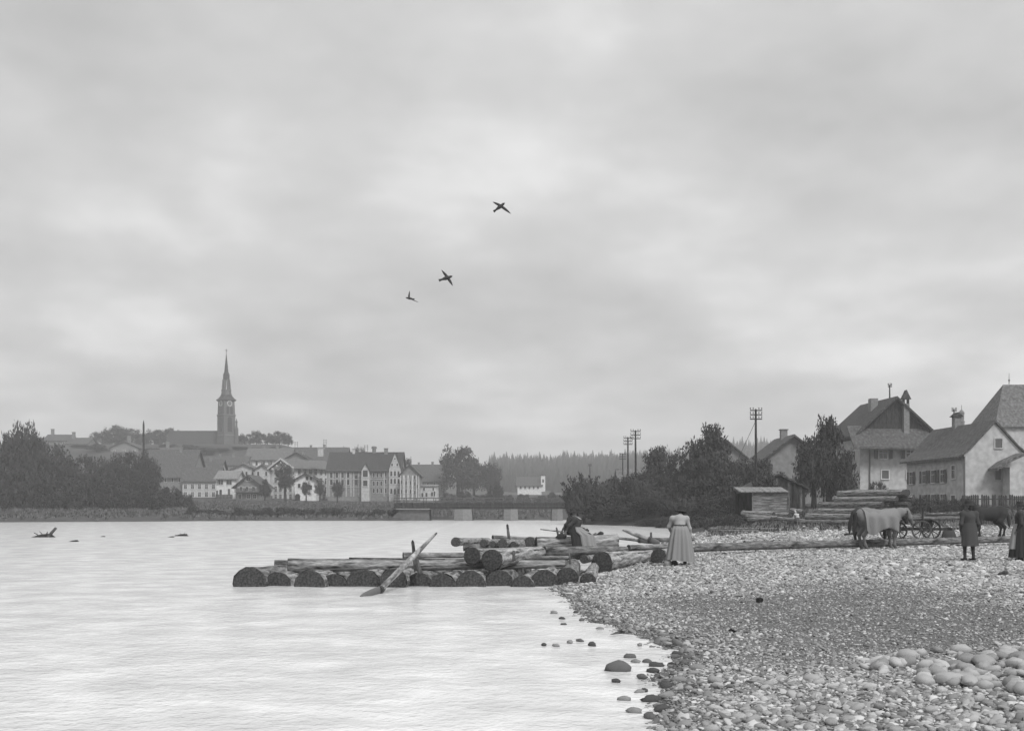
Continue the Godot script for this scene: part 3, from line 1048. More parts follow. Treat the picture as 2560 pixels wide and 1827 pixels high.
	plant_px("broadleaf_tree", "round", 843, 1204, 36, 272, "leaf_dark", "dark tree before the ornate building's plain wing", "tree", "", 0.15)
	plant_px("broadleaf_tree", "round", 1145, 1122, 135, 345, "leaf_dark", "huge rounded tree standing past the ornate building", "tree", "", 0.08)
	plant_px("broadleaf_tree", "round", 1185, 1150, 90, 350, "leaf_dark", "tree leaning on the huge rounded tree", "tree", "", 0.08)
	plant_px("broadleaf_tree", "round", 1226, 1160, 66, 350, "leaf_dark", "last of the big trees before the conifer ridge", "tree", "", 0.08)
	for q in [[1120, 1232, 50], [1160, 1226, 50], [1200, 1236, 46], [1232, 1220, 50], [1270, 1236, 44], [1310, 1234, 46], [1350, 1238, 46], [1385, 1230, 50], [1420, 1225, 50], [1245, 1210, 36]]:
		plant_px("shrub", "dome", q[0], q[1], q[2], 262.0, "leaf_mid", "bush beyond the bridge below the pale hill house", "shrub", "bushes beyond the bridge")
	for i in 26:
		var px := 470.0 + i * 22.0 + rng.randf_range(-8, 8)
		var d := 171.0 + rng.randf_range(0, 8)
		var hgt := rng.randf_range(0.5, 1.5)
		var x := (px - CXP) / F * d
		plant("bank_bush", "willow" if i % 3 else "dome", Vector3(x, ground_height(x, d) - 0.05, -d), rng.randf_range(2.0, 3.6), hgt, "leaf_mid", "low bush growing on the far bank below the town", "bush", "bushes on the far bank slope", 0.0, px)
	# the wooded ridge: one far mass of conifers
	var mm := MultiMesh.new()
	mm.transform_format = MultiMesh.TRANSFORM_3D
	mm.use_colors = true
	mm.mesh = M.crowns.spruce[0]
	var tf := []
	for i in 7000:
		var d := rng.randf_range(560.0, 1000.0)
		var x := rng.randf_range(-40.0, 470.0)
		if x < (d - 560.0) * -0.02 - 12.0:
			continue
		var h := rng.randf_range(8.0, 13.0) * (1.3 if rng.randf() < 0.08 else 1.0)
		tf.append(Transform3D(Basis(Vector3.UP, rng.randf() * TAU) * Basis.from_scale(Vector3(h * 0.3, h, h * 0.3)), on(x, d, -0.5)))
	mm.instance_count = tf.size()
	for i in tf.size():
		mm.set_instance_transform(i, tf[i])
		var t := rng.randf_range(0.75, 1.25)
		mm.set_instance_color(i, Color(t, t, t))
	var o := MultiMeshInstance3D.new()
	o.multimesh = mm
	o.material_override = M.needle
	o.name = "conifer_forest"
	add_child(o)
	tag(o, "hazy conifer forest covering the far ridge", "forest", "", "stuff")


func build_grass() -> void:
	rng.seed = 321
	var s := Shape.new()
	s.colored = true
	for i in 16:
		var a := rng.randf() * TAU
		var o := Vector3(cos(a), 0, sin(a))
		var p := o * rng.randf() * 0.35
		var l := rng.randf_range(0.5, 1.0)
		var tip := p + o * l * rng.randf_range(0.15, 0.6) + Vector3(0, l, 0)
		var w := Vector3(-o.z, 0, o.x) * 0.09
		var t := rng.randf_range(0.7, 1.3)
		s.tint = Color(t, t, t)
		var n := (Vector3.UP + o * 0.6).normalized()
		s.stri(p - w, p + w, tip, n, n, n)
	var m := mat("grass_blade", 1.0, 0.9)
	m.albedo_color = grey(0.15)
	m.vertex_color_use_as_albedo = true
	var tuft := s.mesh()
	for q in [["grass", "rough grass growing between the gravel and the houses", 64.0, 118.0, 10.0, 58.0, 9000, 0.14, 0.42], ["grass", "rough grass covering the far river bank below the town", 149.0, 262.0, -125.0, 8.0, 16000, 0.2, 0.6]]:
		var tf := []
		for i in q[6]:
			var d := rng.randf_range(q[2], q[3])
			var x := rng.randf_range(q[4], q[5])
			var g := ground_height(x, d)
			if g < 0.12 or fnl.get_noise_2d(x * 6.0, d * 6.0) < -0.25:
				continue
			if d < 130.0 and x < table(SHORE, d) + 2.0:
				continue
			if d < 72.0 and rng.randf() < 0.6:
				continue
			var h := rng.randf_range(q[7], q[8])
			tf.append(Transform3D(Basis(Vector3.UP, rng.randf() * TAU) * Basis.from_scale(Vector3(h * 1.6, h, h * 1.6)), Vector3(x, g - 0.02, -d)))
		var mm := MultiMesh.new()
		mm.transform_format = MultiMesh.TRANSFORM_3D
		mm.use_colors = true
		mm.mesh = tuft
		mm.instance_count = tf.size()
		for i in tf.size():
			mm.set_instance_transform(i, tf[i])
			var t := rng.randf_range(0.55, 1.4)
			mm.set_instance_color(i, Color(t, t, t))
		var o := MultiMeshInstance3D.new()
		o.multimesh = mm
		o.material_override = m
		o.name = numbered(q[0])
		add_child(o)
		tag(o, q[1], "grass", "", "stuff")


func building_materials() -> void:
	var plaster := tex("plaster", 71, 0.015, 6, 205, 255, 512)
	var rough := tex("rough", 72, 0.05, 4, 0, 255, 256)
	mat("white_wall", 0.82, 0.95, plaster, Vector3.ONE * 0.16)
	mat("pale_wall", 0.58, 0.95, plaster, Vector3.ONE * 0.16)
	mat("grey_wall", 0.26, 0.95, plaster, Vector3.ONE * 0.16)
	mat("gable_wall", 0.54, 0.95, plaster, Vector3.ONE * 0.13)
	mat("front_wall", 0.58, 0.95, plaster, Vector3.ONE * 0.13)
	mat("stone_wall", 0.24, 0.95, plaster, Vector3.ONE * 0.3)
	mat("tower_stone", 0.14, 0.95, plaster, Vector3.ONE * 0.2)
	# tiled roofs seen from far: fine courses of tile in bump, mottled colour
	var n := noise_bytes(73, 0.03, 4, 512)
	var c := PackedByteArray()
	var h := PackedByteArray()
	c.resize(512 * 512)
	h.resize(512 * 512)
	for j in 512:
		for i in 512:
			var k := j * 512 + i
			var course := j / 16
			var within := j % 16
			var tile := hash(Vector2i((i + (course % 2) * 10) / 20, course)) % 60
			c[k] = clampi(150 + tile + (n[k] - 128) / 2, 60, 255)
			h[k] = clampi(within * 14 + tile / 3, 0, 255)
	T.tile_c = tex_of(c, 512)
	T.tile_h = tex_of(h, 512)
	for q in [["roof", 0.17], ["roof_dark", 0.1], ["roof_pale", 0.26], ["roof_near", 0.17]]:
		mat(q[0], q[1], 0.9, T.tile_c, Vector3.ONE * 0.14, T.tile_h, 3.0)
	mat("shingle_pale", 0.42, 0.9, T.tile_c, Vector3.ONE * 0.2, T.tile_h, 2.0)
	mat("pane", 0.02, 0.12, null, Vector3.ONE, null, 1.0, true, 0.5)
	mat("frame", 0.6, 0.8)
	mat("shutter", 0.1, 0.8)
	mat("shutter_mid", 0.09, 0.8)
	mat("timber_dark", 0.06, 0.9, T.bark, Vector3(0.6, 0.15, 0.6))
	mat("timber_mid", 0.17, 0.9, T.bark, Vector3(0.6, 0.15, 0.6))
	mat("metal_grey", 0.12, 0.6)


func win_part(key: String, maker: Callable) -> ArrayMesh:
	if not M.has("win"):
		M.win = {}
	if not M.win.has(key):
		M.win[key] = maker.call().mesh()
	return M.win[key]


# style: p plain, s shutters open at both sides, a arched, d door, c closed shutters; the face looks along b.z
func window(parent: Node3D, o: Vector3, b: Basis, w: float, h: float, style := "p", frame := "frame", shutter := "shutter") -> void:
	var n := "door" if style == "d" else "window"
	var pane := part(n, win_part("p%.2f %.2f %s" % [w, h, style], func() -> Shape:
		var s := Shape.new()
		if style == "a" or style == "d" and w > 1.5:
			var pts := [[-w / 2, 0.0], [w / 2, 0.0]]
			for k in 9:
				var a := PI * k / 8.0
				pts.append([cos(a) * w / 2, h - w / 2 + sin(a) * w / 2])
			s.slab(Vector3.ZERO, pts, 0.06)
		else:
			s.box(Vector3(0, h / 2, 0), Vector3(w, h, 0.06))
		return s), M.shutter if style in ["d", "c"] else M.pane, parent)
	pane.transform = Transform3D(b, o)
	if style == "a":
		return
	var fr := part("frame", win_part("f%.2f %.2f %s" % [w, h, style], func() -> Shape:
		var s := Shape.new()
		var t := minf(0.16, w * 0.14)
		s.box(Vector3(-w / 2 - t / 2, h / 2, 0.03), Vector3(t, h + t * 2, 0.1))
		s.box(Vector3(w / 2 + t / 2, h / 2, 0.03), Vector3(t, h + t * 2, 0.1))
		s.box(Vector3(0, h + t / 2, 0.03), Vector3(w, t, 0.1))
		if style != "d":
			s.box(Vector3(0, -t / 2, 0.05), Vector3(w, t, 0.14))
		if style in ["p", "s"] and w > 0.7:
			s.box(Vector3(0, h / 2, 0.035), Vector3(0.05, h, 0.04))
			s.box(Vector3(0, h * 0.66, 0.036), Vector3(w, 0.045, 0.04))
		return s), M[frame], pane)
	if style == "s":
		for e in [-1, 1]:
			var sh := part("shutter", win_part("s%.2f %.2f" % [w, h], func() -> Shape:
				var s := Shape.new()
				s.box(Vector3(0, h / 2, 0), Vector3(w * 0.5, h + 0.06, 0.05))
				for k in 6:
					s.box(Vector3(0, h * (k + 0.5) / 6.0, 0.03), Vector3(w * 0.38, h / 9.0, 0.02))
				return s), M[shutter], pane)
			sh.position = Vector3(e * (w * 0.78 + 0.14), 0, 0.12)
	fr.position = Vector3.ZERO


# a house: front at z = 0, body behind; ridge along z (gable in front) or x (eaves in front)
# opt: ov overhang, wall, roof, thick, flare, side wall material
func house(called: String, label: String, where: Vector3, turn: float, w: float, dep: float, eave: float, ridge: float, axis: String, opt := {}, group := "") -> Node3D:
	var t := thing(called, label, opt.get("cat", "house"), where, turn, group)
	var ov: float = opt.get("ov", 0.6)
	var th: float = opt.get("thick", 0.22)
	var half := (w if axis == "z" else dep) * 0.5
	var slope := (ridge - eave) / half
	var b := Basis() if axis == "z" else Basis(Vector3(0, 0, 1), Vector3.UP, Vector3(-1, 0, 0))
	var mid := Vector3(0, 0, -dep * 0.5)
	var ln := dep if axis == "z" else w
	var wl := Shape.new()
	var low: float = -opt.get("sink", 1.2)
	wl.slab(mid, [[-half, low], [half, low], [half, eave - th * 0.6], [0, ridge - th * 1.25], [-half, eave - th * 0.6]], ln, b)
	part("wall", wl, M[opt.get("wall", "pale_wall")], t)
	var rf := Shape.new()
	var fl: float = opt.get("flare", 0.0)
	var out := half + ov
	var dr := eave - ov * slope + fl
	var prof := [[-out, dr], [0, ridge], [out, dr], [out, dr - th], [0, ridge - th * 1.2], [-out, dr - th]]
	if fl > 0.0:
		prof = [[-out, dr], [-half + 0.7, eave + 0.7 * slope], [0, ridge], [half - 0.7, eave + 0.7 * slope], [out, dr], [out, dr - th], [half - 0.7, eave + 0.7 * slope - th], [0, ridge - th * 1.2], [-half + 0.7, eave + 0.7 * slope - th], [-out, dr - th]]
	rf.slab(mid, prof, ln + ov * 2.0 * opt.get("gov", 1.0), b)
	var r := part("roof", rf, M[opt.get("roof", "roof")], t)
	for q in opt.get("chimneys", []):      # along the ridge, across, height above ridge, width
		var c := Shape.new()
		var p = mid + b.z * q[0] + b.x * q[1]
		var y0: float = ridge - absf(q[1]) * slope
		c.box(Vector3(p.x, y0 + q[2] * 0.5 - 0.4, p.z), Vector3(q[3], q[2] + 0.8, q[3]))
		c.box(Vector3(p.x, y0 + q[2] + 0.06, p.z), Vector3(q[3] * 1.25, 0.12, q[3] * 1.25))
		part("chimney", c, M.stone_wall if q.size() < 5 else M[q[4]], r)
	t.set_meta("w", w)
	t.set_meta("dep", dep)
	return t


# windows on a face of a house: f front, l left, r right; u 0..1 across the face from its left as one faces it
func windows(t: Node3D, face: String, list: Array, frame := "frame", shutter := "shutter") -> void:
	var w: float = t.get_meta("w")
	var dep: float = t.get_meta("dep")
	for q in list:
		var o := Vector3((q[0] - 0.5) * w, q[1], 0.035)
		var b := Basis()
		if face == "r":
			o = Vector3(w * 0.5 + 0.035, q[1], -q[0] * dep)
			b = Basis(Vector3.UP, PI / 2)
		elif face == "l":
			o = Vector3(-w * 0.5 - 0.035, q[1], -(1.0 - q[0]) * dep)
			b = Basis(Vector3.UP, -PI / 2)
		window(t, o, b, q[2], q[3], q[4] if q.size() > 4 else "p", frame, shutter)


# a house given by the pixels of its front: left, right, base, eave, ridge
func house_px(called: String, label: String, x0: float, x1: float, base: float, eave: float, ridge: float, d: float, dep: float, axis: String, opt := {}, group := "") -> Node3D:
	var k := d / F
	var p := at((x0 + x1) * 0.5, base, d)
	# the ridge of an eaves-front roof stands half the depth farther back
	var rd := d + (dep * 0.5 if axis == "x" else 0.0)
	var rise := EYE + (HYP - ridge) * rd / F - p.y
	return house(called, label, p, 0.0, (x1 - x0) * k, dep, (base - eave) * k, rise, axis, opt, group)


# windows by pixel: [px, py of sill, width px, height px, style]
func windows_px(t: Node3D, d: float, list: Array, frame := "frame", shutter := "shutter") -> void:
	var k := d / F
	for q in list:
		var p := at(q[0], q[1], d)
		window(t, Vector3(p.x - t.position.x, p.y - t.position.y, 0.035), Basis(), q[2] * k, q[3] * k, q[4] if q.size() > 4 else "p", frame, shutter)


func telegraph(px: float, top: float, d: float, arms: int, arm_px: float, r: float, label: String, base_y = null) -> Node3D:
	var p := at(px, top, d)
	var g: float = ground_height(p.x, d) if base_y == null else base_y
	var t := thing("telegraph_pole", label, "pole", Vector3(p.x, g, p.z), 0.0, "telegraph poles")
	var h := p.y - g
	var s := Shape.new()
	s.tube(PackedVector3Array([Vector3(0, -0.3, 0), Vector3(0.02, h * 0.5, 0), Vector3(0, h - 0.1, 0), Vector3(0, h, 0)]), PackedFloat32Array([r, r * 0.85, r * 0.7, r * 0.3]), 8)
	part("mast", s, M.timber_dark, t)
	var aw := wide(arm_px, d)
	for k in arms:
		var a := Shape.new()
		var y := h - aw * 0.14 - k * aw * 0.36
		a.box(Vector3(0, y, r), Vector3(aw, 0.1, 0.1))
		var arm := part("crossarm", a, M.timber_dark, t)
		for e in [-0.47, -0.24, 0.24, 0.47]:
			var ins := Shape.new()
			ins.lathe(Vector3(e * aw, y + 0.05, r), [[0.02, 0.0], [0.02, 0.08], [0.055, 0.1], [0.06, 0.17], [0.035, 0.23], [0.01, 0.25]], 7)
			part("insulator", ins, M.metal_grey, arm)
	return t


func build_right_houses() -> void:
	# the shuttered house: gable towards the lens, long front seen at a slant
	var w := 6.6
	var dep := 15.0
	var ox := 47.6
	var gy := 2.15
	var t := house("house", "long two storey house with shuttered windows and tiled roof", Vector3(ox + w * 0.5, gy, -118.0), 0.05, w, dep, 5.5, 9.05, "z", {"wall": "front_wall", "roof": "roof_near", "ov": 0.75, "flare": 0.5, "gov": 0.35, "chimneys": [[-1.5, 0.0, 1.0, 0.75]]})
	# thin sheet over the gable in its own tone, slightly darker than the front
	var g := Shape.new()
	g.slab(Vector3(0, 0, 0.012), [[-w / 2 + 0.12, -1.0], [w / 2 - 0.02, -1.0], [w / 2 - 0.02, 5.3], [0, 8.75], [-w / 2 + 0.12, 5.35]], 0.03)
	part("gable_plaster", g, M.gable_wall, t)
	windows(t, "f", [[0.56, 6.1, 0.75, 0.95, "c"], [0.55, 2.75, 0.62, 1.15, "c"], [0.69, 2.75, 0.62, 1.15, "c"]], "gable_wall")
	windows(t, "l", [[0.1, 2.6, 0.9, 1.35, "s"], [0.34, 2.6, 0.9, 1.35, "s"], [0.5, 2.6, 0.9, 1.35, "s"], [0.84, 2.95, 0.8, 1.35, "p"], [0.1, -0.1, 0.9, 1.35, "s"], [0.34, -0.1, 0.9, 1.35, "s"], [0.5, -0.1, 0.9, 1.35, "s"], [0.66, -0.1, 0.9, 1.35, "s"], [0.84, -1.0, 1.0, 2.1, "d"], [0.66, 2.6, 0.9, 1.35, "s"]], "frame", "shutter_mid")
	var dp := Shape.new()
	dp.tube(PackedVector3Array([Vector3(-w / 2 + 0.02, -1.0, 0.08), Vector3(-w / 2 + 0.02, 5.2, 0.08)]), PackedFloat32Array([0.09, 0.09]), 6)
	part("downpipe", dp, M.metal_grey, t)
	var cap := Shape.new()
	for e in 2:
		cap.slab(Vector3(0, 10.1, -dep * 0.5 - 1.5), [[-0.62, 0.0], [0, 0.5], [0.62, 0.0]], 1.1 + e * 0.02)
	part("chimney_hood", cap, M.roof_dark, t)
	# lean-to porch against its gable
	var pr := thing("porch", "little tiled porch roof on pale wall beside the shuttered house gable", "porch", Vector3(51.0, gy, -116.6))
	var s := Shape.new()
	s.slab(Vector3(0.6, 0, 0), [[-1.5, 3.9], [-0.6, 4.6], [1.4, 5.5], [1.4, 5.2], [-0.6, 4.3], [-1.5, 3.65]], 2.4)
	part("roof", s, M.roof_pale, pr)
	s = Shape.new()
	s.box(Vector3(1.2, 1.2, -0.1), Vector3(1.3, 5.6, 1.7))
	part("wall", s, M.pale_wall, pr)
	# the white house with the dark timber gable behind
	var h2 := thing("house", "tall white house with dark boarded gable and mossy pent roof", "house", at(2238, 1262, 150.0), 0.06)
	var k := 150.0 / F
	var hw := 178.0 * k
	var wl := Shape.new()
	wl.box(Vector3(0, 4.4 - 0.8, -6.0), Vector3(hw, 10.4, 12.0))
	part("wall", wl, M.gable_wall, h2)
	var gb := Shape.new()
	gb.slab(Vector3(0, 0, -6.0), [[-hw / 2, 8.8], [hw / 2, 8.8], [hw / 2, 9.6], [0, 14.0], [-hw / 2, 9.6]], 12.06)
	part("gable", gb, M.timber_dark, h2)
	for i in 16:
		var x := -hw / 2 + (i + 0.5) * hw / 16.0
		var top := 14.0 - absf(x) / (hw / 2) * 4.4 - 0.35
		var bd := Shape.new()
		bd.box(Vector3(x, (9.4 + top) / 2.0, 0.05), Vector3(hw / 16.0 - 0.05, top - 9.4, 0.05))
		part("board", bd, M.timber_dark, h2)
	var rf := Shape.new()
	rf.slab(Vector3(0, 0, -5.8), [[-hw / 2 - 1.0, 9.3], [0, 14.5], [hw / 2 + 1.0, 9.3], [hw / 2 + 1.0, 9.0], [0, 14.15], [-hw / 2 - 1.0, 9.0]], 13.4)
	var roof := part("roof", rf, M.roof_dark, h2)
	var pent := Shape.new()
	pent.slab(Vector3(-0.9, 0, 0), [[-0.3, 10.6], [2.4, 7.6], [2.4, 7.35], [-0.3, 10.25]], hw + 1.6, Basis(Vector3(0, 0, 1), Vector3.UP, Vector3(-1, 0, 0)))
	part("pent_roof", pent, M.roof, h2)
	var ch := Shape.new()
	ch.box(Vector3(1.35, 11.2, 0.35), Vector3(0.75, 4.6, 0.7))
	var chp := part("chimney", ch, M.stone_wall, roof)
	ch = Shape.new()
	for e in [-1, 1]:
		ch.box(Vector3(1.35 + e * 0.3, 13.8, 0.35), Vector3(0.14, 0.6, 0.6))
	ch.slab(Vector3(1.35, 14.1, 0.35), [[-0.62, 0.0], [-0.25, 0.7], [0, 1.25], [0.25, 0.7], [0.62, 0.0]], 0.8)
	part("hood", ch, M.roof_dark, chp)
	ch = Shape.new()
	ch.box(Vector3(-1.4, 13.4, -4.0), Vector3(1.0, 2.4, 1.0))
	part("chimney", ch, M.stone_wall, roof)
	h2.set_meta("w", hw)
	h2.set_meta("dep", 12.0)
	windows(h2, "f", [[0.33, 6.2, 1.1, 1.1, "s"], [0.36, 3.5, 0.95, 1.1, "c"], [0.72, 3.5, 0.95, 1.1, "p"], [0.72, 6.2, 1.1, 1.1, "s"]], "frame", "shutter")
	windows(h2, "l", [[0.7, 6.1, 0.7, 1.2], [0.85, 6.1, 0.7, 1.2], [0.75, 3.2, 0.7, 1.2]])
	dp = Shape.new()
	dp.tube(PackedVector3Array([Vector3(-hw / 2 + 1.3, -1.0, 0.1), Vector3(-hw / 2 + 1.3, 7.4, 0.1)]), PackedFloat32Array([0.1, 0.1]), 6)
	part("downpipe", dp, M.metal_grey, h2)
	# tall steep roof at the edge
	var sp := thing("house", "house with very steep pale roof rising behind the shuttered house", "house", at(2583, 1262, 150.0))
	var sw := Shape.new()
	sw.box(Vector3(0, 4.3, -4.5), Vector3(9.6, 12.4, 9.0))
	part("wall", sw, M.pale_wall, sp)
	sw = Shape.new()
	var e0 := [Vector3(-5.3, 10.4, 0.5), Vector3(5.3, 10.4, 0.5), Vector3(5.3, 10.4, -9.5), Vector3(-5.3, 10.4, -9.5)]
	var r0 := Vector3(-2.0, 16.6, -4.5)
	var r1 := Vector3(3.2, 16.6, -4.5)
	sw.quad(e0[0], e0[1], r1, r0, Vector3(0, 0.5, 1))
	sw.quad(e0[3], e0[2], r1, r0, Vector3(0, 0.5, -1))
	sw.tri(e0[0], e0[3], r0, Vector3(-1, 0.5, 0))
	sw.tri(e0[1], e0[2], r1, Vector3(1, 0.5, 0))
	sw.quad(e0[0], e0[1], e0[2], e0[3], Vector3.DOWN)
	part("roof", sw, M.roof_pale, sp)
	var v := Shape.new()
	v.tube(PackedVector3Array([Vector3.ZERO, Vector3(0, 1.5, 0)]), PackedFloat32Array([0.06, 0.02]), 6)
	v.lathe(Vector3(0, 0.5, 0), [[0.02, -0.15], [0.16, 0.0], [0.02, 0.15]], 8)
	single("roof_finial", v, M.iron, "thin finial on the very steep pale roof", "finial", at(2524, 960, 154.5))
	# half hidden houses by the thicket
	var h4 := house_px("house", "dark gabled house with hooded chimney between thicket and leafy tree", 1898, 2068, 1262, 1152, 1086, 138.0, 9.0, "z", {"wall": "grey_wall", "roof": "roof", "ov": 0.8, "chimneys": [[1.0, -0.3, 1.0, 0.8]]})
	windows_px(h4, 138.0, [[2030, 1180, 14, 20, "c"]], "grey_wall")
	house_px("house", "brown roofed house gable showing over the tallest thicket tree", 1752, 1872, 1262, 1146, 1096, 160.0, 10.0, "z", {"wall": "grey_wall", "roof": "roof", "ov": 0.6})
	var h6 := house_px("cottage", "small pale roofed cottage behind the telegraph poles", 1548, 1600, 1240, 1194, 1172, 205.0, 6.0, "x", {"wall": "pale_wall", "roof": "roof_pale", "ov": 0.4, "sink": 4.0})
	windows_px(h6, 205.0, [[1560, 1210, 7, 10], [1588, 1210, 7, 10]])
	# dark plank shed and the lattice shed
	var d := 97.0
	var sh := house_px("plank_shed", "dark plank shed with a gable behind the lattice shed", 1880, 2014, 1292, 1216, 1184, d, 5.0, "z", {"wall": "timber_dark", "roof": "roof_dark", "ov": 0.3, "cat": "shed", "thick": 0.12})
	var wd := 134.0 * d / F
	for i in 18:
		var x := -wd / 2 + (i + 0.5) * wd / 18.0
		var top := (1292 - 1184) * d / F - absf(x) / (wd / 2) * (32.0 * d / F) - 0.3
		var bd := Shape.new()
		bd.box(Vector3(x, top / 2.0, 0.03), Vector3(wd / 18.0 - 0.03, top, 0.04))
		part("plank", bd, M.timber_dark if i % 4 else M.timber_mid, sh)
	d = 90.0
	k = d / F
	var base := foot(1926, 1291)
	var ls := thing("lattice_shed", "open fronted shed with pale flat roof and slatted side", "shed", at(1926, 1289, d))
	for i in 14:
		var sl := Shape.new()
		sl.box(Vector3(0, 0.12 + i * 0.13, 0.02 * (i % 2)), Vector3(88.0 * k, 0.122, 0.05))
		part("slat", sl, M.slat, ls)
	for e in [-1.42, 1.42]:
		var po := Shape.new()
		po.box(Vector3(e, 0.9, 0.07), Vector3(0.09, 1.95, 0.09))
		part("post", po, M.pale_board, ls)
	for e in [-2.4, 1.42]:
		var po := Shape.new()
		po.box(Vector3(e, 0.9, -1.9), Vector3(0.12, 2.1, 0.12))
		part("post", po, M.timber_dark, ls)
	var bk := Shape.new()
	bk.box(Vector3(-0.5, 0.85, -2.0), Vector3(3.9, 1.9, 0.06))
	part("back_wall", bk, M.timber_dark, ls)
	for i in 9:
		var rb := Shape.new()
		var x0 := -2.3 + i * 0.44
		rb.slab(Vector3(x0, 0, 0), [[0.35, 1.88], [-2.2, 2.28], [-2.2, 2.34], [0.35, 1.94]], 0.42, Basis(Vector3(0, 0, 1), Vector3.UP, Vector3(-1, 0, 0)))
		part("roof_board", rb, M.pale_board, ls)
	# picket fence before the gable
	d = 104.0
	var fx := at(2408, 1262, d)
	var fe := thing("picket_fence", "dark wooden fence with missing pickets in front of the pale gable", "fence", Vector3(fx.x, ground_height(fx.x, d), fx.z))
	rng.seed = 8
	for i in 30:
		if i in [8, 13, 16, 21]:
			continue
		var pk := Shape.new()
		var ph := 1.55 + rng.randf_range(-0.07, 0.07)
		pk.slab(Vector3(i * 0.2, 0, 0), [[-0.085, -0.2], [0.085, -0.2], [0.085, ph - 0.1], [0, ph], [-0.085, ph - 0.1]], 0.03)
		part("picket", pk, M.dark_board, fe)
	for y in [0.4, 1.15]:
		var rl := Shape.new()
		rl.box(Vector3(2.9, y, -0.05), Vector3(6.1, 0.09, 0.05))
		part("rail", rl, M.dark_board, fe)
	# telegraph poles: the line along the road and the two on the roofs
	var tp := telegraph(1890, 1022, 107.0, 3, 30, 0.14, "tall telegraph pole with three crossarms and guy wire over the thicket")
	var top := tp.position.y
	var gw := Shape.new()
	var a := Vector3(0, at(0, 1052, 107.0).y - top, 0)
	gw.tube(PackedVector3Array([a, Vector3(-2.4, a.y - 5.0, 0.5)]), PackedFloat32Array([0.022, 0.022]), 5)
	part("guy_wire", gw, M.iron, tp)
	telegraph(1589, 1075, 140.0, 3, 25, 0.15, "telegraph pole with three crossarms, thickened at half height")
	telegraph(1570, 1092, 158.0, 3, 22, 0.15, "telegraph pole standing between a taller and a shorter one")
	telegraph(1557, 1133, 206.0, 3, 17, 0.14, "shortest of three telegraph poles standing close together")
	telegraph(1475, 1160, 256.0, 2, 9, 0.12, "faint lone telegraph pole against the wooded ridge")
	telegraph(2225, 962, 152.5, 2, 9.5, 0.12, "telegraph mast on the roof of the dark gabled house", at(0, 1012, 152.5).y)
	telegraph(2386, 1022, 160.0, 2, 12, 0.12, "telegraph mast rising over the shuttered house ridge", at(0, 1085, 160.0).y)
	# turret behind the ridge of the shuttered house
	var tu := thing("bell_turret", "small domed bell turret behind the shuttered house ridge", "turret", at(2405, 1075, 165.0))
	var ts := Shape.new()
	ts.lathe(Vector3.ZERO, [[0.45, -4.0], [0.45, 1.1], [0.5, 1.15], [0.5, 1.3], [0.38, 1.35], [0.38, 2.3], [0.45, 2.4], [0.4, 2.65], [0.2, 2.9], [0.04, 3.0]], 8)
	ts.tube(PackedVector3Array([Vector3(0, 2.9, 0), Vector3(0, 3.7, 0)]), PackedFloat32Array([0.05, 0.03]), 5)
	part("body", ts, M.stone_wall, tu)


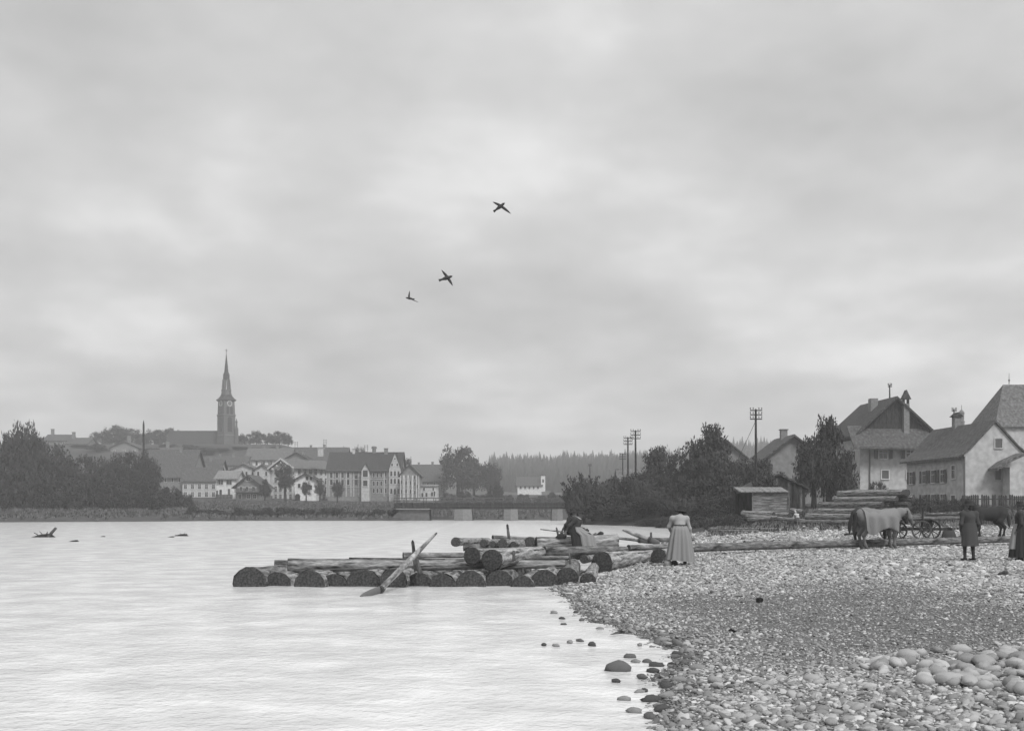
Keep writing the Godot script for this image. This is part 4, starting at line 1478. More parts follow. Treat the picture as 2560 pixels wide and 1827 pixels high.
func build_church() -> void:
	var d := 450.0
	var k := d / F
	var t := thing("church", "gothic church with tall slender spire and long dark nave roof", "church", at(565, 1122, d))
	var y := func(py: float) -> float: return (1122.0 - py) * k
	# square shaft set corner-on
	var s := Shape.new()
	part("tower", _flat4(s, [[23.5, 1170], [23.5, 1100], [22.8, 1099], [22.6, 1041], [24, 1040], [24, 1037], [22, 1036], [20.5, 1004]], k, 4), M.tower_stone, t)
	part("tower_eaves", _flat4(s, [[21, 1004], [25.5, 1001], [25.5, 999.5], [20, 996], [15, 990], [12.5, 984]], k, 4), M.roof_dark, t)
	part("drum", _flat4(s, [[13, 988], [11.8, 978], [12.6, 977], [12.6, 974.5], [11, 974]], k, 8), M.tower_stone, t)
	for i in 8:
		var a := TAU * i / 8.0 + 0.2
		var c := Shape.new()
		c.bar(Vector3(cos(a) * 9.6 * k, y.call(975), sin(a) * 9.6 * k), Vector3(cos(a) * 7.6 * k, y.call(949), sin(a) * 7.6 * k), 0.55, 0.55)
		part("lantern_column", c, M.tower_stone, t)
	part("spire", _flat4(s, [[7.6, 949], [8, 946], [8, 936], [5.2, 930], [4.0, 917], [4.4, 916], [3.6, 914], [1.6, 895], [0.4, 882]], k, 8), M.roof_dark, t)
	var cr := Shape.new()
	cr.bar(Vector3(0, y.call(884), 0), Vector3(0, y.call(872), 0), 0.18, 0.18)
	cr.bar(Vector3(-0.6, y.call(876), 0), Vector3(0.6, y.call(876), 0), 0.16, 0.16)
	part("cross", cr, M.iron, t)
	# clock faces and louvred openings on the two sides that show
	for e in [-1, 1]:
		var nrm := Vector3(e * 0.7071, 0, 0.7071)
		var b := Basis(Vector3(0.7071, 0, -e * 0.7071), Vector3.UP, nrm)
		var face := func(hpx: float) -> float: return hpx * k * 0.7071 + 0.05
		var ck := Shape.new()
		var rings := []
		for q in [[1.15, 0.0], [1.15, 0.14], [0.78, 0.14], [0.78, 0.02]]:
			var ring := PackedVector3Array()
			for i in 20:
				var a := TAU * i / 20.0
				ring.append(b.x * cos(a) * q[0] + b.y * sin(a) * q[0] + b.z * q[1])
			rings.append(ring)
		for j in 3:
			for i in 20:
				var i1 := (i + 1) % 20
				ck.quad(rings[j][i], rings[j][i1], rings[j + 1][i1], rings[j + 1][i], b.z if j == 1 else (rings[j][i] if j == 0 else -rings[j][i]))
		var o := part("clock_ring", ck, M.pale_wall, t)
		o.position = nrm * face.call(21.0) + Vector3(0, y.call(1009.5), 0)
		ck = Shape.new()
		ck.bar(Vector3(0, 0, 0) + b.z * 0.1, b.y * 0.6 + b.z * 0.1, 0.1, 0.06)
		ck.bar(b.z * 0.1, b.x * 0.42 + b.y * 0.2 + b.z * 0.1, 0.1, 0.06)
		part("clock_hand", ck, M.pale_wall, o)
		for q in [[-0.85, 1037, 1.1, 3.2, 22.2], [0.85, 1037, 1.1, 3.2, 22.2], [0.0, 1080, 1.9, 6.0, 22.8]]:
			window(t, nrm * face.call(q[4]) + b.x * q[0] + Vector3(0, y.call(q[1]), 0), b, q[2], q[3], "a")
		var bt := Shape.new()
		bt.box(nrm * face.call(22.4) + Vector3(0, y.call(1088), 0), Vector3(4.2, 0.5, 0.35), b)
		part("string_course", bt, M.stone_wall, t)
	# nave
	var np := at(478, 1122, d)
	var wl := Shape.new()
	var ln := 132.0 * k
	var bx := Basis(Vector3(0, 0, 1), Vector3.UP, Vector3(-1, 0, 0))
	wl.slab(np - t.position + Vector3(0, 0, -6.0), [[-6, -6], [6, -6], [6, 0.3], [0, 7.0], [-6, 0.3]], ln, bx)
	part("nave_wall", wl, M.stone_wall, t)
	wl = Shape.new()
	wl.slab(np - t.position + Vector3(0, 0, -6.0), [[-6.5, -0.2], [0, 7.7], [6.5, -0.2], [6.5, -0.5], [0, 7.3], [-6.5, -0.5]], ln + 0.6, bx)
	part("nave_roof", wl, M.roof_dark, t)
	for i in 5:
		window(t, np - t.position + Vector3(-8.0 + i * 3.8, -4.2, 0.04), Basis(), 1.1, 3.4, "a")
	# stair turret with its pinnacle
	part("stair_turret", _flat4(s, [[5, 1122], [4.6, 1072], [2.2, 1066], [2.0, 1056], [3.4, 1055], [1.4, 1052], [0.3, 1046]], k, 6), M.tower_stone, t).position = Vector3(27.0 * k, 0, 1.0)


# stacked flat-sided rings given in pixels (half width, row), n sides, the first corner on the x axis
func _flat4(_s, prof: Array, k: float, n: int) -> Shape:
	var s := Shape.new()
	for j in prof.size() - 1:
		for i in n:
			var a0 := TAU * i / n
			var a1 := TAU * (i + 1) / n
			var r0: float = prof[j][0] * k
			var r1: float = prof[j + 1][0] * k
			var y0: float = (1122.0 - prof[j][1]) * k
			var y1: float = (1122.0 - prof[j + 1][1]) * k
			var m := (a0 + a1) * 0.5
			s.quad(Vector3(cos(a0) * r0, y0, sin(a0) * r0), Vector3(cos(a1) * r0, y0, sin(a1) * r0), Vector3(cos(a1) * r1, y1, sin(a1) * r1), Vector3(cos(a0) * r1, y1, sin(a0) * r1), Vector3(cos(m), 0.01 + signf(r0 - r1) * 0.2, sin(m)))
	var top: Array = prof[prof.size() - 1]
	var bot: Array = prof[0]
	for q in [[top, 1.0], [bot, -1.0]]:
		var yy: float = (1122.0 - q[0][1]) * k
		for i in n:
			var a0 := TAU * i / n
			var a1 := TAU * (i + 1) / n
			s.tri(Vector3(0, yy, 0), Vector3(cos(a0) * q[0][0] * k, yy, sin(a0) * q[0][0] * k), Vector3(cos(a1) * q[0][0] * k, yy, sin(a1) * q[0][0] * k), Vector3(0, q[1], 0))
	return s


func grid_windows(x0: float, x1: float, n: int, rows: Array, w: float, h: float, style := "p") -> Array:
	var out := []
	for r in rows:
		for i in n:
			out.append([lerpf(x0, x1, i / maxf(1.0, n - 1.0)), r, w, h, style])
	return out


func build_town() -> void:
	var d := 290.0
	# white inn: gable to one side, long eaves side to the other
	var k := d / F
	var corner := at(735, 1252, d)
	var turn := -0.6
	var w := 8.0
	var dep := 14.6
	var o := corner - Vector3(cos(turn), 0, -sin(turn)) * w * 0.5
	var inn := house("inn", "large white four storey inn with carved gable and many windows", o, turn, w, dep, 9.0, 11.0, "z", {"wall": "white_wall", "roof": "roof_pale", "ov": 1.0, "thick": 0.25})
	windows(inn, "f", grid_windows(0.16, 0.38, 2, [7.0, 4.7, 2.4, 0.3], 0.85, 1.4) + grid_windows(0.62, 0.84, 2, [7.0, 4.7, 2.4, 0.3], 0.85, 1.4) + [[0.42, 9.1, 0.8, 0.8], [0.58, 9.1, 0.8, 0.8]])
	windows(inn, "r", grid_windows(0.12, 0.94, 7, [6.9, 4.6, 2.2], 0.95, 1.5) + grid_windows(0.55, 0.94, 3, [0.2], 0.95, 1.5))
	for e in [-1, 1]:
		var bb := Shape.new()
		bb.bar(Vector3(e * (w / 2 + 0.9), 8.35, 1.02), Vector3(0, 10.95, 1.02), 0.1, 0.4, Vector3(0, 1, 0))
		part("bargeboard", bb, M.frame, inn)
	for x in [-3.2, -1.6, 0.0, 1.6, 3.2]:
		var br := Shape.new()
		br.box(Vector3(x, 10.0 - absf(x) * 0.5, 0.5), Vector3(0.18, 0.5, 1.0))
		part("bracket", br, M.frame, inn)
	# little house with the arched door
	var lt := house_px("house", "little white house with arched doorway beside the white inn", 737, 790, 1254, 1197, 1182, 281.0, 6.0, "z", {"wall": "white_wall", "roof": "roof_dark", "ov": 0.8})
	windows_px(lt, 281.0, [[767, 1200, 5.5, 10], [777, 1200, 5.5, 10], [747.5, 1219, 6.5, 10], [777, 1224, 5.5, 11], [743.5, 1254, 12.5, 20, "a"]])
	# balcony house
	var bl := house_px("balcony_house", "grey timbered house with wide gable and long balcony", 590, 652, 1251, 1211, 1186, 278.0, 11.0, "z", {"wall": "grey_wall", "roof": "roof", "ov": 1.0})
	windows_px(bl, 278.0, [[620, 1202, 9, 9, "s"], [602, 1227, 7, 10, "s"], [617, 1227, 7, 10, "s"], [633, 1227, 7, 10, "s"], [599, 1246, 8, 10, "d"], [621, 1246, 8, 10], [636, 1246, 8, 10]], "frame", "pale_wall")
	var rl := Shape.new()
	rl.box(Vector3(0, 2.0, 0.7), Vector3(6.3, 0.12, 1.4))
	rl.box(Vector3(0, 2.95, 1.36), Vector3(6.3, 0.1, 0.08))
	var bc := part("balcony", rl, M.timber_mid, bl)
	for i in 22:
		var pl := Shape.new()
		pl.box(Vector3(-3.05 + i * 0.29, 2.5, 1.36), Vector3(0.2, 0.82, 0.04))
		part("baluster", pl, M.timber_mid, bc)
	# plain white house
	var pw := house_px("house", "plain white house with pale roof and dark garden fence", 540, 589, 1249, 1194, 1176, 284.0, 9.0, "x", {"wall": "white_wall", "roof": "shingle_pale", "ov": 0.6})
	windows_px(pw, 284.0, [[551, 1211, 12, 11, "p"], [572, 1211, 13, 11, "p"], [543, 1211, 3, 9], [551, 1236, 6, 12], [572, 1238, 6, 16, "d"], [542, 1240, 4, 14]])
	var fn := Shape.new()
	for i in 12:
		fn.box(Vector3(-2.3 + i * 0.36, 0.75, 0.8), Vector3(0.3, 1.1, 0.05))
	part("garden_fence", fn, M.timber_dark, pw)
	# the pale house behind the bushes
	var pb := house_px("house", "wide pale house half hidden by flowering bushes", 455, 541, 1248, 1200, 1168, 296.0, 10.0, "x", {"wall": "pale_wall", "roof": "roof", "ov": 0.5})
	windows_px(pb, 296.0, grid_windows(463, 533, 5, [1222, 1242], 7, 12, "p"))
	# older houses climbing the slope
	var list := [
		["great house with huge steep dark roof beside the grove", 352, 474, 1242, 1188, 1124, 300.0, 16.0, "x", "grey_wall", "roof"],
		["house with low grey roof above the pale house", 452, 545, 1206, 1180, 1148, 318.0, 10.0, "x", "pale_wall", "roof"],
		["house with broad roof below the church tower", 505, 612, 1200, 1160, 1140, 345.0, 10.0, "x", "pale_wall", "roof"],
		["gabled house with overhanging eaves above the balcony house", 576, 640, 1205, 1172, 1158, 316.0, 9.0, "z", "pale_wall", "roof_pale"],
		["small gabled house next to the white inn", 636, 674, 1205, 1172, 1160, 312.0, 9.0, "z", "pale_wall", "roof"],
		["house with light hipped looking roof below hill trees", 614, 722, 1190, 1146, 1120, 350.0, 12.0, "x", "white_wall", "roof_pale"],
		["long roofed house behind the white inn", 712, 860, 1180, 1152, 1118, 352.0, 14.0, "x", "grey_wall", "roof"],
		["house with dark roof and chimney on the slope behind the inn", 690, 790, 1185, 1158, 1130, 335.0, 12.0, "z", "grey_wall", "roof_dark"],
		["big plain roof behind the ornate building", 1010, 1112, 1240, 1200, 1161, 352.0, 16.0, "x", "grey_wall", "roof"],
	]
	for q in list:
		var h := house_px("house", q[0], q[1], q[2], q[3], q[4], q[5], q[6], q[7], q[8], {"wall": q[9], "roof": q[10], "ov": 0.7, "sink": 6.0, "chimneys": [[-2.0, 0.6, 1.1, 0.7], [2.5, -0.5, 0.9, 0.6]]})
		var mx: float = (q[1] + q[2]) * 0.5
		var n := int((q[2] - q[1]) / 16)
		windows_px(h, q[6], grid_windows(q[1] + 9, q[2] - 9, n, [q[4] + 17], 5, 10))
	# hill houses beyond the grove
	for q in [["hill house with chimney stack above the grove", 165, 218, 1120, 1108, 1094, 420.0, 10.0, "x"], ["low hill house above the grove", 108, 168, 1115, 1100, 1086, 430.0, 10.0, "x"], ["gabled hill house under the round hill trees", 275, 345, 1135, 1118, 1102, 400.0, 9.0, "z"], ["roof showing beneath the nave of the church", 392, 470, 1150, 1136, 1118, 395.0, 9.0, "x"]]:
		var h := house_px("house", q[0], q[1], q[2], q[3], q[4], q[5], q[6], q[7], q[8], {"wall": "grey_wall", "roof": "roof", "ov": 0.5, "sink": 8.0, "chimneys": [[3.0 if q[8] == "x" else 1.0, 0.5, 2.2, 1.0]]})
		windows_px(h, q[6], grid_windows(q[1] + 10, q[2] - 10, 3, [q[3] - 2], 5, 8))
	# tall bare mast standing over the grove
	var ms := Shape.new()
	var mp := at(358, 1142, 232.0)
	var mg := ground_height(mp.x, 232.0)
	ms.tube(PackedVector3Array([Vector3.ZERO, Vector3(0, at(358, 1062, 232.0).y - mg, 0), Vector3(0, at(358, 1050, 232.0).y - mg, 0)]), PackedFloat32Array([0.26, 0.2, 0.03]), 8)
	single("flag_mast", ms, M.timber_dark, "tall bare mast rising from the grove below the church", "mast", Vector3(mp.x, mg, mp.z))
	# the ornate building: long wing under a big dark roof
	d = 285.0
	var orn := house_px("ornate_building", "long ornate building with big dark roof and painted facade", 818, 1000, 1243, 1174, 1130, d, 13.0, "x", {"wall": "grey_wall", "roof": "roof_dark", "ov": 0.5, "chimneys": [[12.0, 0.5, 1.3, 1.3, "pale_wall"], [-5.0, 0.5, 1.2, 0.9], [3.4, 0.3, 1.0, 0.7, "pale_wall"]]})
	windows_px(orn, d, grid_windows(828, 870, 4, [1194, 1212], 6.5, 13, "p") + [[890, 1212, 6, 24, "a"]] + grid_windows(934, 953, 3, [1193, 1214, 1232], 5, 11) + grid_windows(964, 994, 4, [1191, 1209, 1232], 4.5, 11))
	for px in [817, 822, 832, 850, 865, 877, 884, 897, 904, 921, 960, 970, 980, 990, 999]:
		var pil := Shape.new()
		var p := at(px, 1240, d)
		pil.box(Vector3(p.x - orn.position.x, 3.5, 0.08), Vector3(0.22, 6.6, 0.14))
		part("pilaster", pil, M.pale_wall, orn)
	for py in [1176, 1198, 1217]:
		var co := Shape.new()
		co.box(Vector3(0, (1243 - py) * d / F, 0.1), Vector3(182.0 * d / F, 0.14, 0.2))
		part("cornice", co, M.pale_wall, orn)
	# dormer gable and the gabled cross wing
	var dg := house_px("dormer", "x", 903, 923, 1243, 1176, 1158, d - 2.0, 8.0, "z", {"wall": "pale_wall", "roof": "roof_dark", "ov": 0.25, "thick": 0.12})
	attach(dg, orn, "gable_bay")
	windows_px2(dg, orn, d - 2.0, [[913, 1192, 12, 16, "a"], [913, 1215, 11, 14, "p"]])
	var gw := house_px("gable", "x", 972, 1002, 1243, 1172, 1131, d - 1.0, 9.0, "z", {"wall": "pale_wall", "roof": "roof_dark", "ov": 0.15, "thick": 0.14})
	attach(gw, orn, "cross_wing")
	windows_px2(gw, orn, d - 1.0, [[987, 1149, 3, 4, "p"], [980, 1165, 4, 6], [993, 1165, 4, 6], [978, 1190, 5, 12], [987, 1190, 5, 12], [996, 1190, 5, 12], [978, 1209, 5, 12], [987, 1209, 5, 12], [996, 1209, 5, 12], [978, 1234, 5, 12], [987, 1236, 5, 14, "d"], [996, 1234, 5, 12]])
	var sm := Shape.new()
	sm.tube(PackedVector3Array([Vector3(0, 0, 0), Vector3(0, 1.3, 0), Vector3(0, 1.35, 0), Vector3(0, 1.9, 0)]), PackedFloat32Array([0.5, 0.5, 0.75, 0.6]), 8)
	var sc := part("chimney_pot", sm, M.stone_wall, orn)
	sc.position = at(935, 1134, d + 6.5) - orn.position
	# the striped corner house
	var st := house_px("corner_house", "tall narrow corner house with white vertical stripes", 1000, 1048, 1250, 1184, 1160, 276.0, 10.0, "z", {"wall": "grey_wall", "roof": "roof", "ov": 0.5})
	windows_px(st, 276.0, [[1012, 1196, 4, 9], [1023, 1196, 4, 9], [1036, 1198, 4, 9], [1004, 1210, 4, 10], [1015, 1212, 4, 10], [1026, 1212, 4, 10], [1037, 1214, 4, 10], [1004, 1234, 4, 10], [1015, 1232, 4, 10], [1026, 1234, 4, 10], [1037, 1236, 4, 10], [1043, 1220, 4, 9]])
	for px in [1001, 1008, 1011, 1019, 1022, 1030, 1032, 1041, 1047]:
		var pil := Shape.new()
		var p := at(px, 1248, 276.0)
		pil.box(Vector3(p.x - st.position.x, 3.1, 0.06), Vector3(0.16, 6.0, 0.1))
		part("stripe_pilaster", pil, M.white_wall, st)
	var lo := house_px("low_annex", "low flat annex at the bridge end of the town", 1049, 1091, 1250, 1214, 1211, 279.0, 8.0, "x", {"wall": "pale_wall", "roof": "shingle_pale", "ov": 0.3})
	windows_px(lo, 279.0, [[1056, 1242, 5, 10], [1066, 1242, 5, 10], [1080, 1240, 5, 10], [1086, 1240, 4, 12], [1060, 1226, 5, 7], [1083, 1226, 4, 8]])
	# wire frames on the roofs
	for q in [[812, 1098, 355.0, "wire rack on the long roof behind the inn", 1121], [915, 1112, 293.0, "wire rack on the ornate building's dark roof", 1133], [740, 1104, 350.0, "wire rack over the roof below hill trees", 1122]]:
		var fr := Shape.new()
		var hgt: float = (q[4] - q[1]) * q[2] / F
		for e in [-0.4, 0.4]:
			fr.bar(Vector3(e, 0, 0), Vector3(e * 0.9, hgt, 0), 0.09, 0.09)
		for j in 3:
			fr.bar(Vector3(-0.6, hgt * (0.55 + j * 0.18), 0), Vector3(0.6, hgt * (0.55 + j * 0.18), 0), 0.06, 0.06)
		single("wire_rack", fr, M.iron, q[3], "rack", at(q[0], q[4], q[2]))
	# pale house on the slope beyond the bridge
	var hh := house_px("hill_house", "pale house with small square tower on the slope beyond bridge", 1294, 1354, 1226, 1212, 1192, 420.0, 9.0, "x", {"wall": "white_wall", "roof": "roof", "ov": 0.5, "sink": 5.0})
	windows_px(hh, 420.0, grid_windows(1302, 1345, 5, [1222], 4, 6))
	var tw := Shape.new()
	tw.box(Vector3(9.6 * 0.53, 2.6, -1.0), Vector3(1.6, 6.0, 1.6))
	var twp := part("tower", tw, M.white_wall, hh)
	window(hh, Vector3(9.6 * 0.53, 3.0, -0.16), Basis(), 0.6, 1.3, "a")
	tw = Shape.new()
	tw.box(Vector3(9.6 * 0.53, 5.7, -1.0), Vector3(2.0, 0.25, 2.0))
	part("tower_roof", tw, M.roof_dark, hh)
	build_bridge()


func attach(child: Node3D, parent: Node3D, called: String) -> void:
	var p := child.position - parent.position
	remove_child(child)
	child.name = called
	child.remove_meta("label")
	child.remove_meta("category")
	parent.add_child(child)
	child.position = p


func windows_px2(t: Node3D, parent: Node3D, d: float, list: Array) -> void:
	var k := d / F
	for q in list:
		var p := at(q[0], q[1], d) - parent.position - t.position
		var w: float = q[2] * k
		var h: float = q[3] * k
		var s := Shape.new()
		s.box(Vector3(p.x, p.y + h / 2, 0.03), Vector3(w, h, 0.08))
		part("window", s, M.pane, t)
		s = Shape.new()
		s.box(Vector3(p.x, p.y - 0.08, 0.06), Vector3(w + 0.3, 0.14, 0.16))
		s.box(Vector3(p.x - w / 2 - 0.07, p.y + h / 2, 0.05), Vector3(0.12, h, 0.14))
		s.box(Vector3(p.x + w / 2 + 0.07, p.y + h / 2, 0.05), Vector3(0.12, h, 0.14))
		part("window_frame", s, M.frame, t)


func build_bridge() -> void:
	var d := 168.0
	var k := d / F
	var t := thing("bridge", "low flat bridge on stone piers crossing the river by the town", "bridge", Vector3((1205 - CXP) * k, 0, -d))
	var x0 := (985 - 1205) * k
	var x1 := (1432 - 1205) * k
	var yd := EYE + (HYP - 1264) * k
	var s := Shape.new()
	s.box(Vector3((x0 + x1) / 2, yd + 0.2, -2.2), Vector3(x1 - x0, 0.45, 4.6))
	part("deck", s, M.timber_dark, t)
	for e in [0.0, -4.4]:
		s = Shape.new()
		s.box(Vector3((x0 + x1) / 2, yd - 0.28, e), Vector3(x1 - x0, 0.45, 0.3))
		part("girder", s, M.timber_dark, t)
		for y in [0.72, 1.15]:
			s = Shape.new()
			s.box(Vector3((x0 + x1) / 2, yd + y, e), Vector3(x1 - x0, 0.09, 0.09))
			part("rail", s, M.timber_mid, t)
		for i in 19:
			s = Shape.new()
			s.box(Vector3(lerpf(x0, x1, i / 18.0), yd + 0.75, e + 0.06), Vector3(0.12, 0.95, 0.12))
			part("rail_post", s, M.timber_mid, t)
	for q in [[1158, 42], [1277, 34], [1393, 26]]:
		s = Shape.new()
		var px: float = (q[0] - 1205) * k
		var hw: float = q[1] * k / 2
		var rings := []
		for e in [[1.12, -1.0], [1.06, 0.5], [1.0, yd - 0.52]]:
			rings.append(PackedVector3Array([Vector3(px - hw * e[0], e[1], 0.5), Vector3(px, e[1], 1.0 * e[0]), Vector3(px + hw * e[0], e[1], 0.5), Vector3(px + hw * e[0], e[1], -5.0), Vector3(px - hw * e[0], e[1], -5.0)]))
		for j in 2:
			for i in 5:
				var i1 := (i + 1) % 5
				s.quad(rings[j][i], rings[j][i1], rings[j + 1][i1], rings[j + 1][i], (rings[j][i] + rings[j][i1]) * 0.5 - Vector3(px, rings[j][i].y, -2.2))
		part("pier", s, M.stone_wall, t)
	# sloping stone abutment at the town end
	var ab := thing("abutment", "sloping stone embankment where the bridge meets the town bank", "embankment", Vector3((1040 - CXP) * k, 0, -d - 0.3))
	s = Shape.new()
	var a := (992 - 1040) * k
	var c := (1074 - 1040) * k
	s.slab(Vector3(0, 0, -2.4), [[a - 2.0, -0.8], [c, -0.8], [c - 0.15, yd - 0.55], [a + 0.5, yd - 0.55]], 5.0)
	part("masonry", s, M.tower_stone, ab)
	s = Shape.new()
	s.box(Vector3((a + c) / 2, yd - 0.5, 0.2), Vector3(c - a + 0.2, 0.16, 0.7))
	part("coping", s, M.stone_wall, ab)


# surface of tapered capsules [from, to, radius, radius, tone] joined by a smooth minimum, meshed as surface nets into s
func blob(s: Shape, bones: Array, cell: float, k: float) -> void:
	var lo := Vector3(1e9, 1e9, 1e9)
	var hi := -lo
	for q in bones:
		var r: float = maxf(q[2], q[3]) + k * 0.3 + cell * 2.0
		for p in [q[0], q[1]]:
			lo = lo.min(p - Vector3(r, r, r))
			hi = hi.max(p + Vector3(r, r, r))
	var nx := int((hi.x - lo.x) / cell) + 2
	var ny := int((hi.y - lo.y) / cell) + 2
	var nz := int((hi.z - lo.z) / cell) + 2
	var f := PackedFloat32Array()
	var best := PackedFloat32Array()
	var tone := PackedFloat32Array()
	f.resize(nx * ny * nz)
	f.fill(9.0)
	best.resize(f.size())
	best.fill(9.0)
	tone.resize(f.size())
	for q in bones:
		var a: Vector3 = q[0]
		var b: Vector3 = q[1]
		var ra: float = q[2]
		var rb: float = q[3]
		var tn: float = q[4]
		var ab := b - a
		var l2 := maxf(ab.length_squared(), 1e-9)
		var r := maxf(ra, rb) + k + cell * 2.0
		var m0 := (a.min(b) - Vector3(r, r, r) - lo) / cell
		var m1 := (a.max(b) + Vector3(r, r, r) - lo) / cell
		for z in range(maxi(0, int(m0.z)), mini(nz, int(m1.z) + 2)):
			for y in range(maxi(0, int(m0.y)), mini(ny, int(m1.y) + 2)):
				var at0 := (z * ny + y) * nx
				for x in range(maxi(0, int(m0.x)), mini(nx, int(m1.x) + 2)):
					var p := lo + Vector3(x, y, z) * cell
					var t := clampf((p - a).dot(ab) / l2, 0.0, 1.0)
					var d := p.distance_to(a + ab * t) - (ra + (rb - ra) * t)
					var i := at0 + x
					if d < best[i]:
						best[i] = d
						tone[i] = tn
					var g := f[i]
					var h := maxf(k - absf(g - d), 0.0) / k
					f[i] = minf(g, d) - h * h * k * 0.25
	var id := {}
	var pos := PackedVector3Array()
	var nor := PackedVector3Array()
	var col := PackedFloat32Array()
	var corner := [0, 1, nx, nx + 1, nx * ny, nx * ny + 1, nx * ny + nx, nx * ny + nx + 1]
	var edges := [[0, 1], [2, 3], [4, 5], [6, 7], [0, 2], [1, 3], [4, 6], [5, 7], [0, 4], [1, 5], [2, 6], [3, 7]]
	var offs := [Vector3(0, 0, 0), Vector3(1, 0, 0), Vector3(0, 1, 0), Vector3(1, 1, 0), Vector3(0, 0, 1), Vector3(1, 0, 1), Vector3(0, 1, 1), Vector3(1, 1, 1)]
	for z in nz - 1:
		for y in ny - 1:
			for x in nx - 1:
				var i := (z * ny + y) * nx + x
				if absf(f[i]) > cell * 2.5:
					continue
				var mask := 0
				for c in 8:
					if f[i + corner[c]] < 0.0:
						mask |= 1 << c
				if mask == 0 or mask == 255:
					continue
				var sum := Vector3.ZERO
				var cnt := 0
				for e in edges:
					var fa: float = f[i + corner[e[0]]]
					var fb: float = f[i + corner[e[1]]]
					if (fa < 0.0) != (fb < 0.0):
						sum += offs[e[0]].lerp(offs[e[1]], fa / (fa - fb))
						cnt += 1
				id[i] = pos.size()
				pos.append(lo + (Vector3(x, y, z) + sum / cnt) * cell)
				var gx := f[i + 1] + f[i + nx + 1] + f[i + nx * ny + 1] + f[i + nx * ny + nx + 1] - f[i] - f[i + nx] - f[i + nx * ny] - f[i + nx * ny + nx]
				var gy := f[i + nx] + f[i + nx + 1] + f[i + nx * ny + nx] + f[i + nx * ny + nx + 1] - f[i] - f[i + 1] - f[i + nx * ny] - f[i + nx * ny + 1]
				var gz := f[i + nx * ny] + f[i + nx * ny + 1] + f[i + nx * ny + nx] + f[i + nx * ny + nx + 1] - f[i] - f[i + 1] - f[i + nx] - f[i + nx + 1]
				nor.append(Vector3(gx, gy, gz).normalized())
				col.append(tone[i])
	s.colored = true
	var steps := [1, nx, nx * ny]
	for i in id:
		for ax in 3:
			var st: int = steps[ax]
			if (f[i] < 0.0) == (f[i + st] < 0.0):
				continue
			var u: int = steps[(ax + 1) % 3]
			var v: int = steps[(ax + 2) % 3]
			if not (id.has(i - u) and id.has(i - v) and id.has(i - u - v)):
				continue
			var q := [id[i], id[i - u], id[i - u - v], id[i - v]]
			for t in [[0, 1, 2], [0, 2, 3]]:
				var a: int = q[t[0]]
				var b: int = q[t[1]]
				var c: int = q[t[2]]
				s.tint = Color(col[a], col[a], col[a])
				s.stri(pos[a], pos[b], pos[c], nor[a], nor[b], nor[c])


# relaxed hand: wrist, the way the fingers point, the way the palm faces, the side of the thumb
func hand(s: Shape, w: Vector3, dir: Vector3, palm: Vector3, thumb: Vector3, tone: float) -> void:
	dir = dir.normalized()
	palm = (palm - dir * palm.dot(dir)).normalized()
	thumb = (thumb - dir * thumb.dot(dir) - palm * thumb.dot(palm)).normalized()
	var b := [[w - dir * 0.03, w + dir * 0.02, 0.028, 0.026, tone]]
	for k in 4:
		var o := thumb * (0.03 - k * 0.02)
		var base := w + dir * 0.085 + o
		b.append([w + dir * 0.02 + o * 0.7, base, 0.016, 0.014, tone])
		var ln: float = [0.07, 0.08, 0.075, 0.058][k]
		var mid := base + (dir + palm * 0.35).normalized() * ln * 0.55
		b.append([base, mid, 0.0105, 0.0095, tone])
		b.append([mid, mid + (dir + palm * 1.1).normalized() * ln * 0.5, 0.0095, 0.008, tone])
	var tb := w + dir * 0.03 + thumb * 0.03
	var tm := tb + (dir * 0.7 + thumb * 0.7 + palm * 0.3).normalized() * 0.045
	b.append([w + dir * 0.01, tb, 0.018, 0.014, tone])
	b.append([tb, tm, 0.0125, 0.011, tone])
	b.append([tm, tm + (dir + palm * 0.4 + thumb * 0.15).normalized() * 0.032, 0.011, 0.009, tone])
	blob(s, b, 0.0075, 0.008)


